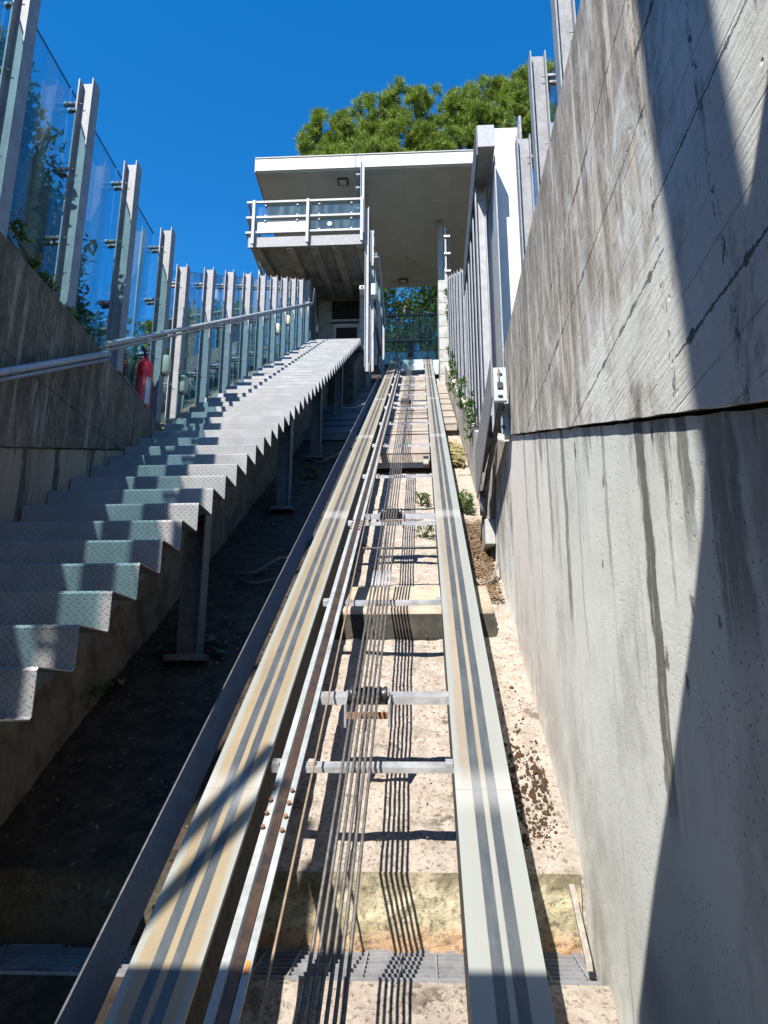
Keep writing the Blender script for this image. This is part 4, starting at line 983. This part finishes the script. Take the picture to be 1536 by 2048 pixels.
# pines behind the station
def needles(b, c, r, n, up=.35):
    """one shoot: needles fanning out of a short twig"""
    ax = Vector((U(-.5,.5), U(-.6,.3), U(.4,1.1))).normalized()
    for _ in range(n):
        d = (ax*U(.2,1.1)+Vector((U(-1,1), U(-1,1), U(-1,1)))*.75).normalized(); e = d.cross(Vector((U(-1,1), U(-1,1), U(-1,1)))).normalized()*r*.042
        p = Vector(c)+ax*U(-.3,.4)*r; i = len(b.v); q = p+d*r*U(.7,1.1)
        b.v += [tuple(p-e), tuple(p+e), tuple(q+e*.4), tuple(q-e*.4)]; b.f.append((i,i+1,i+2,i+3))
def pine(lab, trunk, blobs, shoots, r=.21, n=24):
    t = thing('pine_tree', lab, 'tree', trunk[0], 'pine trees behind the station')
    b = MB(); b.open = True; tot = sum(q[0]*q[2] for c, q in blobs)
    for c, q in blobs:
        ns = int(2.6*shoots*q[0]*q[2]/tot/16)+1
        for _ in range(ns):
            v = Vector((U(-1,1), U(-1,.5), U(-.8,1))).normalized()*U(.78,1.08)
            cc = Vector((c[0]+v.x*q[0], c[1]+v.y*q[1], c[2]+v.z*q[2])); R0 = U(.16,.34)
            for _ in range(16):
                w_ = Vector((U(-1,1), U(-1,1), U(-.7,1))).normalized()*R0*U(.6,1.0)
                needles(b, cc+w_, r*U(.7,1.2), n)
    b.build('crown', M['pine'], t)
    s_ = MB(); s_.tube(trunk, [.28-.03*k for k in range(len(trunk))], 12)
    s_.build('trunk', M['bark'], t)
    l = MB(); top = Vector(trunk[-1]); mid = Vector(trunk[-2])
    for c, q in blobs: l.tube([mid, (mid+Vector(c))/2+Vector((0,0,-.3)), Vector(c)], [.14,.09,.03], 7)
    l.build('branches', M['bark'], t)
    return t
def crownblobs(spec):   # (x, top z, radius) rows turned into overlapping rounded masses
    out = []
    for x, zt, q in spec: out.append(((x, 26+U(-.4,.4), zt-q*.75), (q, q*.9, q*.75)))
    return out
pine('broad bright green pine crown rising behind the canopy, left part', [(-3.2,27.5,10), (-3.1,27.3,13), (-2.6,27,17), (-2.2,26.8,20)],
     crownblobs([(-4.1,22.75,.75), (-3.55,23.5,.8), (-2.6,23.9,.9), (-1.6,24.25,.9), (-.5,24.65,1.0), (-4.2,22.1,.7), (-3.0,22.7,1.0), (-1.9,23.0,1.0), (-.7,23.3,1.2), (-3.4,21.6,1.0), (-1.6,21.8,1.2), (0.2,22.2,1.2)]), 2300)
pine('tallest bright green pine crown behind the right end of the canopy', [(1.0,26.5,10), (.9,26.4,13), (1.2,26.6,17), (1.8,26.8,21)],
     crownblobs([(1.0,24.7,.9), (1.9,24.7,.9), (2.9,25.1,1.0), (4.0,25.4,1.1), (5.2,25.5,1.2), (1.3,23.7,1.1), (2.6,24.3,1.2), (4.0,24.3,1.3), (5.4,24.4,1.2), (2.2,22.5,1.2), (3.8,23.0,1.3), (5.4,23.3,1.2), (.6,22.4,1.0), (6.2,25.0,1.0)]), 2500)
def tree(name, lab, base, h, blobs, n, size, mat, tr_r=.12, lean=0):
    t = thing(name, lab, 'tree', base, 'shady trees behind the glazed screen')
    b = MB(); b.open = True
    for c, r in blobs:
        for _ in range(n//len(blobs)//26):
            v = Vector((U(-1,1), U(-1,1), U(-1,1))).normalized()*U(.3,1.0); q = min(r)*.55
            leaves(b, (c[0]+v.x*r[0], c[1]+v.y*r[1], c[2]+v.z*r[2]), 26, (q,q,q), size)
    b.build('crown', mat, t)
    s_ = MB(); B = Vector(base); s_.tube([B, B+Vector((lean*.5,0,h*.5)), B+Vector((lean,0,h))], [tr_r, tr_r*.8, tr_r*.4], 9)
    for c, r in blobs: s_.tube([B+Vector((lean*.6,0,h*.55)), (B+Vector(c))/2+Vector((0,0,h*.3)), Vector(c)], [tr_r*.5, tr_r*.35, .02], 6)
    s_.build('trunk', M['bark'], t); return t
tree('broadleaf_tree', 'shaded tree with forked trunk behind the glazed screen, left', (-1.6,24.5,10), 4.5, [((-1.4,24.5,14.0),(1.1,.8,1.0)), ((-.6,24.8,12.8),(.9,.8,.8)), ((-1.3,24.3,12.3),(.7,.6,.6)), ((-1.8,24.5,15.5),(1.0,.8,.9))], 9000, .11, M['leaf_dark'], .14, 1.2)
tree('broadleaf_tree', 'dark shaded tree behind the glazed screen, right', (.5,25.5,10), 4.5, [((.2,25,13.8),(1.2,.8,1.0)), ((.8,25,12.4),(.9,.8,.9)), ((-.2,25.6,12.2),(.9,.6,.8)), ((.6,25.2,15.2),(1.2,.8,.9)), ((0,25.5,16.8),(1.6,.8,.9))], 11000, .11, M['leaf_dark'], .16, -.6)
bush('undergrowth', 'dark undergrowth behind the foot of the glazed screen', (-.3,23,9.9), [((-1.2,23,10.4),(.8,.5,.8)), ((-.2,23,10.5),(.8,.5,.9)), ((.8,23,10.4),(.7,.5,.9)), ((0,23.4,11.3),(1.6,.5,.5))], 3000, .10, M['leaf_dark'])

# ------------------------------------------------------------------ unseen shade blocker behind the viewpoint, outline shaped to cast the foreground shade
pt = thing('shade_blocker', 'unseen blocker behind the viewpoint, shaped to cast the foreground shade', 'shade blocker', (0,-.3,0))
MB().box(-1.95, -.5, -.36, -.26, 1.55, 2.235).build('blocker_bar', M['galv_dark'], pt)
MB().prism([(-.5,.85), (-.5,2.323), (-.383,2.396), (-.306,2.409), (-.206,2.453), (-.146,2.511), (-.130,2.581), (-.138,2.733), (-.141,2.925), (-.161,3.43), (-.17,3.996), (-.175,5.2), (-.075,5.2), (-.047,3.217), (-.036,2.79), (-.026,2.51), (.03,2.52), (.57,2.60), (.57,.85)], 'y', -.36, -.26).build('blocker_plate', M['wall_grey'], pt)
MB().prism([(-2.02,2.9), (-1.99,3.85), (-1.94,3.85), (-1.97,2.9)], 'y', -.36, -.30).build('blocker_strip', M['galv_dark'], pt)
MB().prism([(-1.93,2.2), (-1.85,3.5), (-1.80,3.5), (-1.89,2.2)], 'y', -.36, -.30).build('blocker_strip', M['galv_dark'], pt)

# ------------------------------------------------------------------ light, sky, camera
w = bpy.data.worlds.new('World'); scene.world = w; w.use_nodes = True
n = w.node_tree.nodes; l = w.node_tree.links
sky = n.new('ShaderNodeTexSky'); sky.sky_type = 'NISHITA'; sky.sun_disc = False
LX, LY, LZ = .40, 1.0, -1.17
el = math.atan2(-LZ, math.hypot(LX, LY))
sky.sun_elevation = el; sky.sun_rotation = math.atan2(-LX, -LY)
sky.air_density = 1.0; sky.dust_density = .2; sky.ozone_density = 4.0; sky.altitude = 300
hs = n.new('ShaderNodeHueSaturation'); hs.inputs['Saturation'].default_value = 1.35; hs.inputs['Value'].default_value = 1.35
l.new(sky.outputs[0], hs.inputs['Color']); l.new(hs.outputs[0], n['Background'].inputs[0]); n['Background'].inputs[1].default_value = .097
sd = bpy.data.lights.new('sun', 'SUN'); sd.energy = 5.0; sd.angle = R(.5); sd.color = (1, .95, .87)
so = bpy.data.objects.new('sun', sd); COL.objects.link(so); so.rotation_euler = Vector((LX, LY, LZ)).to_track_quat('-Z', 'Y').to_euler()
cam = bpy.data.cameras.new('camera'); co_ = bpy.data.objects.new('camera', cam); COL.objects.link(co_); scene.camera = co_
cam.sensor_fit = 'HORIZONTAL'; cam.sensor_width = 36; cam.lens = 36*1504/1536; cam.clip_start = .05; cam.clip_end = 600
P, YW = R(14.75), R(3.02)
co_.location = (0,0,0); co_.rotation_euler = (R(90)+P, 0, YW)
vs = scene.view_settings; vs.view_transform = 'Standard'; vs.look = 'None'; vs.exposure = .98; vs.gamma = 1
scene.render.engine = 'CYCLES'; scene.cycles.max_bounces = 5; scene.cycles.diffuse_bounces = 3; scene.cycles.glossy_bounces = 2; scene.cycles.transparent_max_bounces = 14; scene.cycles.caustics_reflective = False; scene.cycles.caustics_refractive = False
scene.render.resolution_x = 768; scene.render.resolution_y = 1024
